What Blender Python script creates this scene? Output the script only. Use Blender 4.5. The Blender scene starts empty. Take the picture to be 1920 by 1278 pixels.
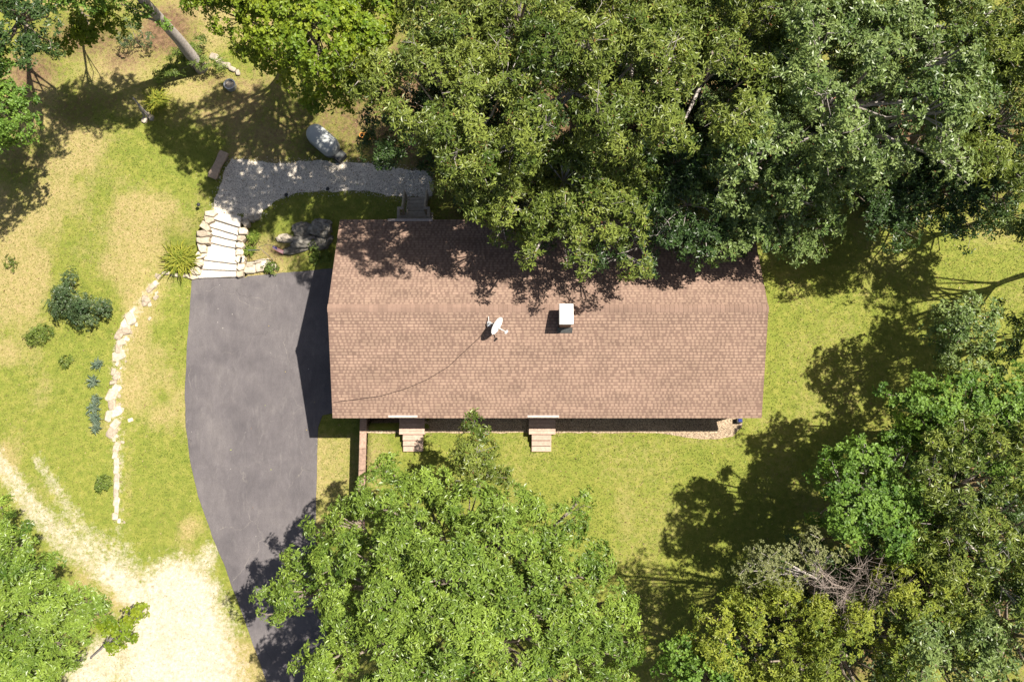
import bpy, math, random
import numpy as np
from mathutils import Vector
from mathutils.geometry import delaunay_2d_cdt

scene = bpy.context.scene
COL = scene.collection

# ------------------------------------------------------------------ camera, sky, sun, exposure
FPX, TILT, CAM_Y, CAM_H = 1629.6, 0.177, -7.739, 40.03
cam = bpy.data.cameras.new('camera')
cam.sensor_width = 36.0
cam.lens = FPX / 1920 * 36
cam.clip_end = 3000
cam_ob = bpy.data.objects.new('camera', cam)
COL.objects.link(cam_ob)
cam_ob.location = (0, CAM_Y, CAM_H)
cam_ob.rotation_euler = (TILT, 0, 0)
scene.camera = cam_ob

SX, SY = -0.459, -0.134                       # shadow offset per metre of height
SUN_EL = math.atan(1 / math.hypot(SX, SY))
SUN_AZ = math.atan2(-SX, -SY)
world = bpy.data.worlds.new('World')
scene.world = world
world.use_nodes = True
wn = world.node_tree
bg = wn.nodes['Background']
sky = wn.nodes.new('ShaderNodeTexSky')
sky.sky_type = 'NISHITA'
sky.sun_disc = False
sky.sun_elevation = SUN_EL
sky.sun_rotation = SUN_AZ
wn.links.new(sky.outputs[0], bg.inputs[0])
bg.inputs[1].default_value = 0.05
sky.dust_density = 2.5
sky.ozone_density = 0.6
sun = bpy.data.lights.new('sun', 'SUN')
sun.energy = 5.0
sun.angle = math.radians(0.53)
sun.color = (1.0, 0.94, 0.84)
sun_ob = bpy.data.objects.new('sun', sun)
COL.objects.link(sun_ob)
sun_ob.location = (20, 6, 45)
sun_ob.rotation_euler = Vector((SX, SY, -1)).to_track_quat('-Z', 'Y').to_euler()
scene.view_settings.view_transform = 'Standard'
scene.view_settings.look = 'None'
scene.view_settings.gamma = 1.0
scene.view_settings.use_curve_mapping = False
scene.view_settings.exposure = 1.17

rng = np.random.default_rng(7)
random.seed(7)

# ------------------------------------------------------------------ helpers
def unproj(px, py, z):
    """point of the place at height z seen at photo pixel (px, py)"""
    u = (px - 960) / FPX
    v = (639 - py) / FPX
    c, s = math.cos(TILT), math.sin(TILT)
    d = np.array([u, s + v * c, -c + v * s])
    k = (z - CAM_H) / d[2]
    return np.array([0, CAM_Y, CAM_H]) + d * k

def sstep(a, b, x):
    t = np.clip((x - a) / (b - a), 0, 1)
    return t * t * (3 - 2 * t)

_tab = np.random.default_rng(3).random((256, 256))
def vnoise(x, y):
    x = np.asarray(x, float); y = np.asarray(y, float)
    xi = np.floor(x).astype(int); yi = np.floor(y).astype(int)
    fx = x - xi; fy = y - yi
    fx = fx * fx * (3 - 2 * fx); fy = fy * fy * (3 - 2 * fy)
    a = _tab[xi % 256, yi % 256]; b = _tab[(xi + 1) % 256, yi % 256]
    c = _tab[xi % 256, (yi + 1) % 256]; d = _tab[(xi + 1) % 256, (yi + 1) % 256]
    return (a * (1 - fx) + b * fx) * (1 - fy) + (c * (1 - fx) + d * fx) * fy
def fbm(x, y, n=4):
    r = 0; a = 0.5; t = 0
    for i in range(n):
        r = r + a * vnoise(x * 2 ** i + 17 * i, y * 2 ** i + 31 * i); t += a; a *= 0.5
    return r / t

def link(o, parent=None):
    COL.objects.link(o)
    if parent is not None:
        o.parent = parent
    return o

def mk(name, V, F, mat, parent=None, col=None, smooth=False, origin=None):
    """one mesh object; V Nx3, F (n,k) array or list of faces; col Nx3/Nx4 point colours"""
    V = np.asarray(V, float)
    if origin is not None:
        V = V - np.asarray(origin)
    me = bpy.data.meshes.new(name)
    if isinstance(F, np.ndarray):
        n, k = F.shape
        me.vertices.add(len(V)); me.vertices.foreach_set('co', V.astype(np.float32).ravel())
        me.loops.add(n * k); me.loops.foreach_set('vertex_index', F.astype(np.int32).ravel())
        me.polygons.add(n)
        me.polygons.foreach_set('loop_start', np.arange(0, n * k, k, dtype=np.int32))
        me.update(calc_edges=True)
    else:
        me.from_pydata(V.tolist(), [], [list(f) for f in F])
    me.polygons.foreach_set('use_smooth', np.full(len(me.polygons), bool(smooth)))
    if col is not None:
        col = np.asarray(col, np.float32)
        if col.shape[1] == 3:
            col = np.hstack([col, np.ones((len(col), 1), np.float32)])
        at = me.color_attributes.new('tint', 'FLOAT_COLOR', 'POINT')
        at.data.foreach_set('color', col.ravel())
    me.update()
    if mat is not None:
        me.materials.append(mat)
    o = bpy.data.objects.new(name, me)
    return link(o, parent)

def tag(o, label=None, category=None, group=None, kind=None):
    if label: o['label'] = label
    if category: o['category'] = category
    if group: o['group'] = group
    if kind: o['kind'] = kind
    return o

def thing(name, loc, label, category, group=None, rz=0):
    o = bpy.data.objects.new(name, None)
    o.empty_display_size = 0.2
    o.location = loc; o.rotation_euler = (0, 0, rz)
    link(o)
    return tag(o, label, category, group)

class MB:
    """mesh bucket: collects boxes, tubes and slabs for ONE part"""
    def __init__(s): s.V = []; s.F = []; s.C = []; s.n = 0
    def add(s, V, F, c=None):
        V = np.asarray(V, float)
        s.V.append(V); s.F += [tuple(i + s.n for i in f) for f in F]
        s.C.append(np.tile(c if c is not None else (1, 1, 1), (len(V), 1)))
        s.n += len(V)
    def box(s, lo, hi, c=None, bev=0.0):
        x0, y0, z0 = lo; x1, y1, z1 = hi
        if bev <= 0:
            V = [(x0,y0,z0),(x1,y0,z0),(x1,y1,z0),(x0,y1,z0),(x0,y0,z1),(x1,y0,z1),(x1,y1,z1),(x0,y1,z1)]
            F = [(0,3,2,1),(4,5,6,7),(0,1,5,4),(1,2,6,5),(2,3,7,6),(3,0,4,7)]
        else:
            b = bev
            V = [(x0,y0,z0),(x1,y0,z0),(x1,y1,z0),(x0,y1,z0),(x0,y0,z1-b),(x1,y0,z1-b),(x1,y1,z1-b),(x0,y1,z1-b),
                 (x0+b,y0+b,z1),(x1-b,y0+b,z1),(x1-b,y1-b,z1),(x0+b,y1-b,z1)]
            F = [(0,3,2,1),(0,1,5,4),(1,2,6,5),(2,3,7,6),(3,0,4,7),(4,5,9,8),(5,6,10,9),(6,7,11,10),(7,4,8,11),(8,9,10,11)]
        s.add(V, F, c); return s
    def tube(s, P, R, n=8, c=None, cap=True):
        P = [np.asarray(p, float) for p in P]
        V = []
        for i, p in enumerate(P):
            d = P[min(i + 1, len(P) - 1)] - P[max(i - 1, 0)]
            d = d / (np.linalg.norm(d) + 1e-9)
            a = np.array([0, 0, 1.0]) if abs(d[2]) < 0.9 else np.array([1.0, 0, 0])
            t1 = np.cross(d, a); t1 /= np.linalg.norm(t1); t2 = np.cross(d, t1)
            for k in range(n):
                w = 2 * math.pi * k / n
                V.append(p + R[i] * (math.cos(w) * t1 + math.sin(w) * t2))
        F = []
        for i in range(len(P) - 1):
            for k in range(n):
                F.append((i*n+k, i*n+(k+1)%n, (i+1)*n+(k+1)%n, (i+1)*n+k))
        if cap:
            F.append(tuple(range(n))[::-1]); F.append(tuple((len(P)-1)*n + k for k in range(n)))
        s.add(V, F, c); return s
    def prism(s, poly, z0, z1, c=None, bev=0.0):
        """upright prism over a ccw polygon; z0/z1 numbers, top edge eased by bev"""
        n = len(poly); poly = np.asarray(poly, float)[:, :2]
        ctr = poly.mean(0)
        V = [(p[0], p[1], z0) for p in poly]
        F = [tuple(range(n))[::-1]]
        if bev > 0:
            V += [(p[0], p[1], z1 - bev) for p in poly]
            for p in poly:
                d = ctr - p; q = p + d / (np.linalg.norm(d) + 1e-9) * bev * 1.4
                V.append((q[0], q[1], z1))
            rings = 3
        else:
            V += [(p[0], p[1], z1) for p in poly]; rings = 2
        for r in range(rings - 1):
            for k in range(n):
                F.append((r*n+k, r*n+(k+1)%n, (r+1)*n+(k+1)%n, (r+1)*n+k))
        F.append(tuple((rings-1)*n + k for k in range(n)))
        s.add(V, F, c); return s
    def lathe(s, prof, n=20, c=None, at=(0, 0, 0)):
        V = []; F = []
        for r, z in prof:
            for k in range(n):
                w = 2 * math.pi * k / n
                V.append((at[0] + r * math.cos(w), at[1] + r * math.sin(w), at[2] + z))
        for i in range(len(prof) - 1):
            for k in range(n):
                F.append((i*n+k, i*n+(k+1)%n, (i+1)*n+(k+1)%n, (i+1)*n+k))
        s.add(V, F, c); return s
    def build(s, name, mat, parent=None, origin=None, smooth=False):
        return mk(name, np.vstack(s.V), s.F, mat, parent, col=np.vstack(s.C), smooth=smooth, origin=origin)

# ------------------------------------------------------------------ materials
class NT:
    def __init__(s, name):
        s.m = bpy.data.materials.new(name); s.m.use_nodes = True
        s.t = s.m.node_tree; s.b = s.t.nodes['Principled BSDF']; s.out = s.t.nodes['Material Output']
        s.tc = s.t.nodes.new('ShaderNodeTexCoord')
        s.pos = s.t.nodes.new('ShaderNodeNewGeometry').outputs['Position']
    def n(s, typ, **kw):
        nd = s.t.nodes.new('ShaderNode' + typ)
        for k, v in kw.items(): setattr(nd, k, v)
        return nd
    def l(s, a, b): s.t.links.new(a, b)
    def noise(s, scale, detail=4, rough=0.6, vec=None, dist=0.0):
        nd = s.n('TexNoise'); nd.inputs['Scale'].default_value = scale
        nd.inputs['Detail'].default_value = detail; nd.inputs['Roughness'].default_value = rough
        nd.inputs['Distortion'].default_value = dist
        s.l(vec if vec is not None else s.pos, nd.inputs['Vector'])
        return nd.outputs['Fac']
    def ramp(s, fac, stops):
        nd = s.n('ValToRGB'); e = nd.color_ramp.elements
        while len(e) < len(stops): e.new(0.5)
        for i, (p, c) in enumerate(stops):
            e[i].position = p
            e[i].color = (*c, 1) if isinstance(c, (tuple, list)) else (c, c, c, 1)
        s.l(fac, nd.inputs[0]); return nd.outputs[0]
    def mix(s, fac, a, b, mode='MIX'):
        nd = s.n('Mix', data_type='RGBA', blend_type=mode)
        for i, v in ((0, fac), (6, a), (7, b)):
            if hasattr(v, 'is_linked') or hasattr(v, 'links'): s.l(v, nd.inputs[i])
            elif isinstance(v, (int, float)): nd.inputs[i].default_value = v if i == 0 else (v, v, v, 1)
            else: nd.inputs[i].default_value = (*v, 1)
        return nd.outputs[2]
    def math(s, op, a, b=0.0):
        nd = s.n('Math', operation=op)
        for i, v in ((0, a), (1, b)):
            if isinstance(v, (int, float)): nd.inputs[i].default_value = v
            else: s.l(v, nd.inputs[i])
        return nd.outputs[0]
    def attr(s, name='tint'):
        nd = s.n('Attribute'); nd.attribute_name = name; return nd
    def scaled(s, sc, rot=0.0):
        nd = s.n('Mapping'); nd.inputs['Scale'].default_value = sc
        nd.inputs['Rotation'].default_value = (0, 0, rot)
        s.l(s.pos, nd.inputs['Vector']); return nd.outputs[0]
    def bump(s, h, strength=0.5, dist=0.02):
        nd = s.n('Bump'); nd.inputs['Strength'].default_value = strength
        nd.inputs['Distance'].default_value = dist
        s.l(h, nd.inputs['Height']); s.l(nd.outputs[0], s.b.inputs['Normal'])
    def done(s, color, rough=0.8, spec=0.3, metal=0.0):
        if isinstance(color, tuple): s.b.inputs['Base Color'].default_value = (*color, 1)
        else: s.l(color, s.b.inputs['Base Color'])
        s.b.inputs['Roughness'].default_value = rough
        s.b.inputs['Specular IOR Level'].default_value = spec
        s.b.inputs['Metallic'].default_value = metal
        return s.m

def plain(name, c, rough=0.7, spec=0.3, metal=0.0, var=0.25, scale=6.0, use_tint=False, bump=0.0):
    t = NT(name)
    f = t.ramp(t.noise(scale, 5, 0.65), [(0.3, 1 - var), (0.7, 1 + var * 0.6)])
    col = t.mix(1.0, c, f, 'MULTIPLY')
    if use_tint: col = t.mix(1.0, col, t.attr().outputs['Color'], 'MULTIPLY')
    if bump: t.bump(t.noise(scale * 4, 6, 0.7), bump, 0.02)
    return t.done(col, rough, spec, metal)

def leaf_mat(name, rough=0.5, spec=0.3, trans=0.3):
    t = NT(name)
    c = t.attr().outputs['Color']
    t.done(c, rough, spec)
    tr = t.n('BsdfTranslucent')
    tc = t.mix(1.0, c, (1.25, 1.2, 0.45), 'MULTIPLY')
    t.l(tc, tr.inputs['Color'])
    ms = t.n('MixShader'); ms.inputs[0].default_value = trans
    t.l(t.b.outputs[0], ms.inputs[1]); t.l(tr.outputs[0], ms.inputs[2])
    t.l(ms.outputs[0], t.out.inputs['Surface'])
    return t.m

M = {}
M['leaf'] = leaf_mat('leaf')
M['leaf_gloss'] = leaf_mat('leaf_gloss', 0.4, 0.42, 0.25)
M['blade'] = leaf_mat('blade', 0.6, 0.2, 0.3)
M['bark'] = plain('bark', (0.23, 0.19, 0.15), 0.9, 0.1, var=0.45, scale=9, bump=0.6)
M['bark_pale'] = plain('bark_pale', (0.36, 0.32, 0.29), 0.9, 0.1, var=0.35, scale=9, bump=0.5)
M['twig'] = plain('dead_twig', (0.27, 0.22, 0.19), 0.9, 0.1, var=0.3, scale=9)
M['wood'] = plain('weathered_wood', (0.40, 0.29, 0.225), 0.85, 0.2, var=0.22, scale=8, use_tint=True, bump=0.25)
M['wood_grey'] = plain('grey_wood', (0.36, 0.31, 0.25), 0.85, 0.2, var=0.25, scale=8, use_tint=True, bump=0.25)
M['stone'] = plain('limestone', (0.42, 0.36, 0.28), 0.9, 0.2, var=0.4, scale=7, use_tint=True, bump=0.5)
M['slab'] = plain('pale_slab', (0.54, 0.49, 0.42), 0.9, 0.2, var=0.25, scale=5, use_tint=True, bump=0.25)
M['boulder'] = plain('grey_boulder', (0.20, 0.185, 0.16), 0.95, 0.15, var=0.7, scale=6, use_tint=True, bump=0.8)
M['block'] = plain('wall_block', (0.30, 0.20, 0.15), 0.9, 0.2, var=0.4, scale=10, use_tint=True, bump=0.6)
M['white_metal'] = plain('white_metal', (0.72, 0.72, 0.71), 0.45, 0.5, var=0.08, scale=9)
M['tan_metal'] = plain('tan_metal', (0.46, 0.38, 0.34), 0.5, 0.4, var=0.2, scale=9)
M['dish'] = plain('dish_paint', (0.66, 0.66, 0.65), 0.5, 0.4, var=0.06, scale=9)
M['steel'] = plain('galvanised', (0.42, 0.43, 0.44), 0.5, 0.5, 0.5, var=0.25, scale=12)
M['tank'] = plain('tank_paint', (0.34, 0.35, 0.335), 0.55, 0.4, var=0.14, scale=3.5)
M['black'] = plain('black_plastic', (0.022, 0.023, 0.025), 0.6, 0.4, var=0.2)
M['dark_grey'] = plain('dark_grey', (0.07, 0.072, 0.07), 0.7, 0.3, var=0.3)
M['terracotta'] = plain('terracotta', (0.50, 0.22, 0.05), 0.8, 0.2, var=0.15)
M['soil'] = plain('potting_soil', (0.02, 0.015, 0.01), 0.95, 0.1)
M['siding'] = plain('siding', (0.45, 0.40, 0.32), 0.7, 0.3, var=0.06)
M['door'] = plain('door_paint', (0.30, 0.10, 0.07), 0.5, 0.4, var=0.05)
M['trim'] = plain('trim_paint', (0.24, 0.14, 0.10), 0.6, 0.3, var=0.08)
M['white_trim'] = plain('white_trim', (0.7, 0.7, 0.68), 0.5, 0.4, var=0.05)
M['glass'] = plain('window_glass', (0.03, 0.035, 0.04), 0.08, 0.6, var=0.05)
M['red'] = plain('red_plastic', (0.30, 0.015, 0.02), 0.4, 0.5, var=0.05)
M['blue'] = plain('blue_cloth', (0.02, 0.03, 0.16), 0.8, 0.2, var=0.1)
M['white_cloth'] = plain('white_cloth', (0.4, 0.4, 0.42), 0.8, 0.2, var=0.05)
M['cable'] = plain('cable', (0.05, 0.03, 0.025), 0.6, 0.3)

# shingles: granules, tab tint from the mesh, blotches
t = NT('shingle')
g = t.ramp(t.noise(60, 3, 0.7), [(0.3, 0.85), (0.7, 1.13)])
bl = t.ramp(t.noise(1.0, 5, 0.65, vec=t.scaled((0.7, 2.0, 1))), [(0.33, 0.86), (0.66, 1.12)])
c = t.mix(1.0, t.attr().outputs['Color'], g, 'MULTIPLY')
c = t.mix(1.0, c, bl, 'MULTIPLY')
t.bump(t.noise(90, 3, 0.7), 0.3, 0.01)
M['shingle'] = t.done(c, 0.92, 0.15)

# asphalt driveway
t = NT('asphalt')
base = t.ramp(t.noise(0.5, 6, 0.62, dist=0.4), [(0.28, (0.072, 0.065, 0.068)), (0.5, (0.096, 0.086, 0.088)), (0.75, (0.128, 0.115, 0.113))])
grain = t.ramp(t.noise(45, 3, 0.75), [(0.3, 0.72), (0.72, 1.28)])
mot = t.ramp(t.noise(2.4, 8, 0.75, vec=t.scaled((1.6, 0.55, 1), 0.06), dist=0.6), [(0.32, 0.88), (0.68, 1.13)])
base = t.mix(1.0, base, mot, 'MULTIPLY')
c = t.mix(1.0, base, grain, 'MULTIPLY')
streak = t.noise(1.6, 6, 0.7, vec=t.scaled((2.2, 0.5, 1), 0.12), dist=0.8)
c = t.mix(t.ramp(streak, [(0.57, 0.0), (0.8, 0.45)]), c, (0.19, 0.175, 0.165))
vo = t.n('TexVoronoi', feature='DISTANCE_TO_EDGE'); vo.inputs['Scale'].default_value = 0.3
wv = t.n('VectorMath', operation='ADD')
wn_ = t.n('TexNoise'); wn_.inputs['Scale'].default_value = 0.9; wn_.inputs['Detail'].default_value = 6
t.l(t.pos, wn_.inputs['Vector'])
sc_ = t.n('VectorMath', operation='SCALE'); sc_.inputs['Scale'].default_value = 1.6
t.l(wn_.outputs['Color'], sc_.inputs[0]); t.l(t.pos, wv.inputs[0]); t.l(sc_.outputs[0], wv.inputs[1])
t.l(wv.outputs[0], vo.inputs['Vector'])
crk = t.ramp(vo.outputs['Distance'], [(0.0, 1.0), (0.006, 0.0)])
msk = t.ramp(t.noise(0.45, 3), [(0.46, 0.0), (0.62, 0.6)])
crk = t.mix(1.0, crk, msk, 'MULTIPLY')
crkcol = t.ramp(t.noise(0.7, 2), [(0.42, (0.03, 0.028, 0.028)), (0.5, (0.24, 0.215, 0.19))])
c = t.mix(crk, c, crkcol)
spk = t.ramp(t.noise(7.5, 2, 0.5), [(0.75, 0.0), (0.79, 0.8)])
c = t.mix(spk, c, (0.36, 0.33, 0.30))
t.bump(t.noise(60, 4, 0.7), 0.35, 0.015)
M['asphalt'] = t.done(c, 0.88, 0.25)

# gravel, crushed grey stone
def gravel_mat(name, cols, scale=26):
    t = NT(name)
    v = t.n('TexVoronoi'); v.inputs['Scale'].default_value = scale
    t.l(t.pos, v.inputs['Vector'])
    sep = t.n('SeparateColor'); t.l(v.outputs['Color'], sep.inputs[0])
    c = t.ramp(sep.outputs[0], [(0.0, cols[0]), (0.25, cols[1]), (0.7, cols[2]), (1.0, cols[3])])
    f = t.ramp(t.noise(0.9, 4), [(0.35, 0.85), (0.7, 1.1)])
    c = t.mix(1.0, c, f, 'MULTIPLY')
    t.bump(v.outputs['Distance'], 0.9, -0.03)
    return t.done(c, 0.92, 0.2)
M['gravel'] = gravel_mat('gravel', [(0.22, 0.19, 0.15), (0.54, 0.48, 0.40), (0.66, 0.59, 0.49), (0.80, 0.73, 0.62)], 30)
M['pea_gravel'] = gravel_mat('pea_gravel', [(0.08, 0.06, 0.045), (0.26, 0.19, 0.13), (0.40, 0.30, 0.20), (0.55, 0.44, 0.31)], 34)
M['pebble'] = plain('pebble', (0.58, 0.52, 0.44), 0.9, 0.2, var=0.3, use_tint=True)

# ground: lawn / dry straw / bare soil / sand mixed by vertex masks (R sand, G dry, B forest floor)
t = NT('ground')
sep = t.n('SeparateColor'); t.l(t.attr('mask').outputs['Color'], sep.inputs[0])
fine = t.noise(11, 6, 0.72)
vfine = t.noise(38, 3, 0.75)
mid = t.noise(1.3, 5, 0.65)
grass = t.ramp(t.noise(3.2, 6, 0.75), [(0.3, (0.095, 0.122, 0.020)), (0.48, (0.158, 0.174, 0.031)), (0.66, (0.226, 0.214, 0.052))])
grass = t.mix(t.ramp(mid, [(0.42, 0.0), (0.68, 0.55)]), grass, (0.125, 0.158, 0.026))
straw = t.ramp(fine, [(0.3, (0.22, 0.165, 0.070)), (0.7, (0.38, 0.295, 0.145))])
soilc = t.ramp(t.noise(5, 6, 0.7), [(0.3, (0.055, 0.035, 0.020)), (0.7, (0.21, 0.13, 0.075))])
sandc = t.ramp(t.noise(6, 8, 0.8), [(0.30, (0.22, 0.18, 0.125)), (0.46, (0.38, 0.325, 0.245)), (0.68, (0.53, 0.47, 0.38))])
sandc = t.mix(t.ramp(t.noise(1.1, 6, 0.7), [(0.5, 0.0), (0.72, 0.55)]), sandc, (0.30, 0.24, 0.15))
sandc = t.mix(t.ramp(t.noise(16, 2, 0.5), [(0.70, 0.0), (0.75, 0.7)]), sandc, (0.20, 0.15, 0.09))
def edge(m, w=0.5, nz=None):
    k = t.math('ADD', m, t.math('MULTIPLY', t.math('SUBTRACT', nz if nz is not None else fine, 0.5), 1.5))
    return t.ramp(k, [(0.5 - w / 2, 0.0), (0.5 + w / 2, 1.0)])
n_dry = t.noise(4.5, 7, 0.78)
c = t.mix(edge(sep.outputs[1], 0.7, n_dry), grass, straw)
c = t.mix(edge(sep.outputs[2], 0.5, n_dry), c, soilc)
c = t.mix(edge(sep.outputs[0], 0.45, n_dry), c, sandc)
c = t.mix(1.0, c, t.ramp(vfine, [(0.25, 0.72), (0.75, 1.40)]), 'MULTIPLY')
t.bump(t.math('ADD', fine, vfine), 0.7, 0.05)
M['ground'] = t.done(c, 0.95, 0.1)

# ------------------------------------------------------------------ terrain
HOUSE_XC, HOUSE_L, HOUSE_W, EAVE_Z, RISE = 1.506, 18.4, 4.423, 2.757, 1.818
HX0, HX1 = HOUSE_XC - HOUSE_L / 2, HOUSE_XC + HOUSE_L / 2
DRIVE_Z = -1.48
PATH_Z = -0.38
Y_STEP0 = unproj(410, 519, DRIVE_Z)[1]
Y_STEP1 = unproj(430, 405, PATH_Z)[1]
STEP_X0 = unproj(372, 500, -1.2)[0]; STEP_X1 = unproj(460, 440, -0.8)[0]
WALL_X = unproj(680, 860, -0.05)[0]

def hz(x, y):
    x = np.asarray(x, float); y = np.asarray(y, float)
    s = sstep(Y_STEP0 + 0.1, Y_STEP1 + 0.2, y)
    dx = unproj(350, 700, DRIVE_Z)[0]
    leftrise = 0.30 * sstep(0.6, 6.0, dx - x) + 0.10 * sstep(4, 14, dx - x)
    # left of the steps the lawn reaches up a little earlier than the bank on their right
    sl = sstep(Y_STEP0 - 4.5, Y_STEP1 + 2.0, y)
    k = sstep(0.3, 3.5, (dx + 0.3) - x)
    s2 = s * (1 - k) + sl * k
    zl = (DRIVE_Z + leftrise) * (1 - s2) + (PATH_Z + 0.15 * k) * s2
    zr = 0.0 * x - 0.30 * sstep(3.8, 6.5, y)
    south = 1 - sstep(-4.6, -3.9, y)
    kx_s = sstep(WALL_X - 0.05, WALL_X + 0.13, x)
    kx_n = sstep(-6.9, -3.2, x)
    kx = south * kx_s + (1 - south) * kx_n
    # far to the south the wall tapers out into the slope
    far = sstep(-13.5, -10.0, y)
    kx = kx * far + (1 - far) * sstep(WALL_X - 0.6, WALL_X + 3.5, x)
    z = zl * (1 - kx) + zr * kx
    z = z - 0.45 * (sstep(STEP_X0, STEP_X0 + .12, x) - sstep(STEP_X1 - .12, STEP_X1, x)) * (sstep(Y_STEP0 - .02, Y_STEP0 + .15, y) - sstep(Y_STEP1 - .35, Y_STEP1 - .1, y))
    bumps = 0.10 * (fbm(x * 0.16, y * 0.16, 3) - 0.5)
    flat = sstep(0.3, 3.0, (dx - 0.2) - x) + sstep(HX1 + 1, HX1 + 5, x) + sstep(6.5, 9.5, y)
    return z + bumps * np.clip(flat, 0, 1)

def upg(px, py, it=4):
    """ground point seen at photo pixel"""
    z = -0.5
    for _ in range(it):
        p = unproj(px, py, z); z = float(hz(p[0], p[1]))
    p = unproj(px, py, z); p[2] = float(hz(p[0], p[1]))
    return p

def pline(pts):
    return np.array([upg(a, b)[:2] for a, b in pts])
def dist_poly(X, Y, P, R):
    """1 near a polyline with per-vertex half width, falling to 0"""
    out = np.zeros_like(X)
    for i in range(len(P) - 1):
        a, b = P[i], P[i + 1]
        d = b - a; L2 = d @ d
        u = np.clip(((X - a[0]) * d[0] + (Y - a[1]) * d[1]) / L2, 0, 1)
        dd = np.hypot(X - a[0] - u * d[0], Y - a[1] - u * d[1])
        r = R[i] * (1 - u) + R[i + 1] * u
        out = np.maximum(out, 1 - sstep(0.2, 1.5, dd / r))
    return out
def blob(X, Y, px, py, rx, ry, amp=1.0):
    p = upg(px, py)
    return amp * np.exp(-(((X - p[0]) / (rx / 40)) ** 2 + ((Y - p[1]) / (ry / 40)) ** 2))

def masks(X, Y):
    n1 = fbm(X * 0.33 + 5, Y * 0.33 + 9, 4)
    sand = dist_poly(X, Y, pline([(-60, 760), (0, 868), (60, 950), (120, 1010), (200, 1060), (270, 1110)]), [0.45, .55, .7, .9, 1.1, 1.4]) * 0.54
    sand = np.maximum(sand, 0.44 * dist_poly(X, Y, pline([(70, 860), (125, 950), (160, 1005), (215, 1045)]), [0.35, .5, .8, 1.2]))
    sand = np.maximum(sand, dist_poly(X, Y, pline([(330, 1120), (330, 1200), (330, 1330)]), [2.0, 2.9, 3.6]))
    sand = np.maximum(sand, 0.72 * dist_poly(X, Y, pline([(200, 1070), (290, 1140), (390, 1110)]), [.7, 1.0, .8]))
    sand = np.maximum(sand, 0.55 * dist_poly(X, Y, pline([(395, 1030), (370, 1090)]), [.55, .9]))
    sand = np.maximum(sand, 0.7 * dist_poly(X, Y, pline([(200, 1230), (160, 1290)]), [1.2, 1.5]))
    # sandy strip around the stone row
    sand = np.maximum(sand, 0.40 * dist_poly(X, Y, pline([(290, 530), (245, 600), (225, 660), (216, 740), (222, 860), (222, 990)]), [.3, .5, .5, .42, .4, .3]))
    dry = (0.24 + .42 * sstep(-6, -10, X)) * sstep(0.42, 0.68, n1)
    for a in [(240, 430, 70, 60, .55), (290, 660, 45, 25, .5), (60, 610, 60, 45, .4), (250, 560, 40, 30, .35), (40, 420, 50, 25, .4),
              (160, 470, 40, 50, .3), (120, 380, 70, 12, .25), (700, 870, 30, 60, .5), (1170, 960, 25, 70, .35), (1330, 830, 120, 12, .3),
              (180, 250, 100, 30, .35), (220, 130, 110, 70, .75), (360, 170, 100, 50, .7), (260, 190, 60, 40, .6), (100, 300, 90, 60, .4), (60, 930, 60, 40, .4),
              (240, 900, 14, 90, .35), (330, 800, 60, 60, .15), (420, 180, 60, 40, .5), (1850, 430, 60, 50, .45), (1500, 640, 50, 40, .25),
              (760, 330, 90, 60, .4), (30, 820, 30, 40, .3), (200, 320, 40, 40, .3)]:
        dry = np.maximum(dry, blob(X, Y, *a) + 0.35 * (n1 - 0.5))
    soil = np.zeros_like(X)
    for a in [(150, 70, 130, 60, .75), (310, 60, 70, 70, .85), (60, 130, 80, 60, .7), (230, 110, 70, 40, .6), (400, 150, 50, 30, .5), (150, 200, 80, 60, .5), (40, 300, 60, 60, .45), (200, 190, 70, 30, .45),
              (1000, 200, 600, 190, .9), (1700, 250, 330, 170, .9), (1720, 420, 60, 20, .5), (1800, 1000, 200, 260, .85), (1560, 1180, 260, 110, .75),
              (40, 1180, 130, 120, .7), (700, 880, 18, 60, .3), (860, 1120, 200, 150, .3), (520, 470, 40, 20, .5), (870, 400, 60, 40, .5), (560, 480, 60, 20, .4)]:
        soil = np.maximum(soil, blob(X, Y, *a) + 0.4 * (n1 - 0.5))
    far = sstep(26, 40, np.hypot(X, Y - 1))
    soil = np.maximum(soil, far * 0.7)
    return np.clip(np.stack([sand, dry, soil], -1), 0, 1)

inner_x = np.arange(-27, 28.01, 0.2); inner_y = np.arange(-21, 27.01, 0.2)
outer = lambda a: np.concatenate([[-900, -400, -200, -110, -70, -50, -40, -33], a, [33, 40, 50, 70, 110, 200, 400, 900]])
gx, gy = outer(inner_x), outer(inner_y)
GX, GY = np.meshgrid(gx, gy, indexing='xy')
GZ = hz(GX, GY)
V = np.stack([GX, GY, GZ], -1).reshape(-1, 3)
nx, ny = len(gx), len(gy)
ii, jj = np.meshgrid(np.arange(nx - 1), np.arange(ny - 1), indexing='xy')
a = (jj * nx + ii).ravel()
F = np.stack([a, a + 1, a + nx + 1, a + nx], -1)
ground = mk('ground', V, F, M['ground'], smooth=True)
tag(ground, 'sunlit lawn with dry straw patches, sandy tracks and brown forest floor', 'ground', kind='structure')
at = ground.data.color_attributes.new('mask', 'FLOAT_COLOR', 'POINT')
mk_ = masks(GX, GY).reshape(-1, 3).astype(np.float32)
at.data.foreach_set('color', np.hstack([mk_, np.ones((len(mk_), 1), np.float32)]).ravel())

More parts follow.
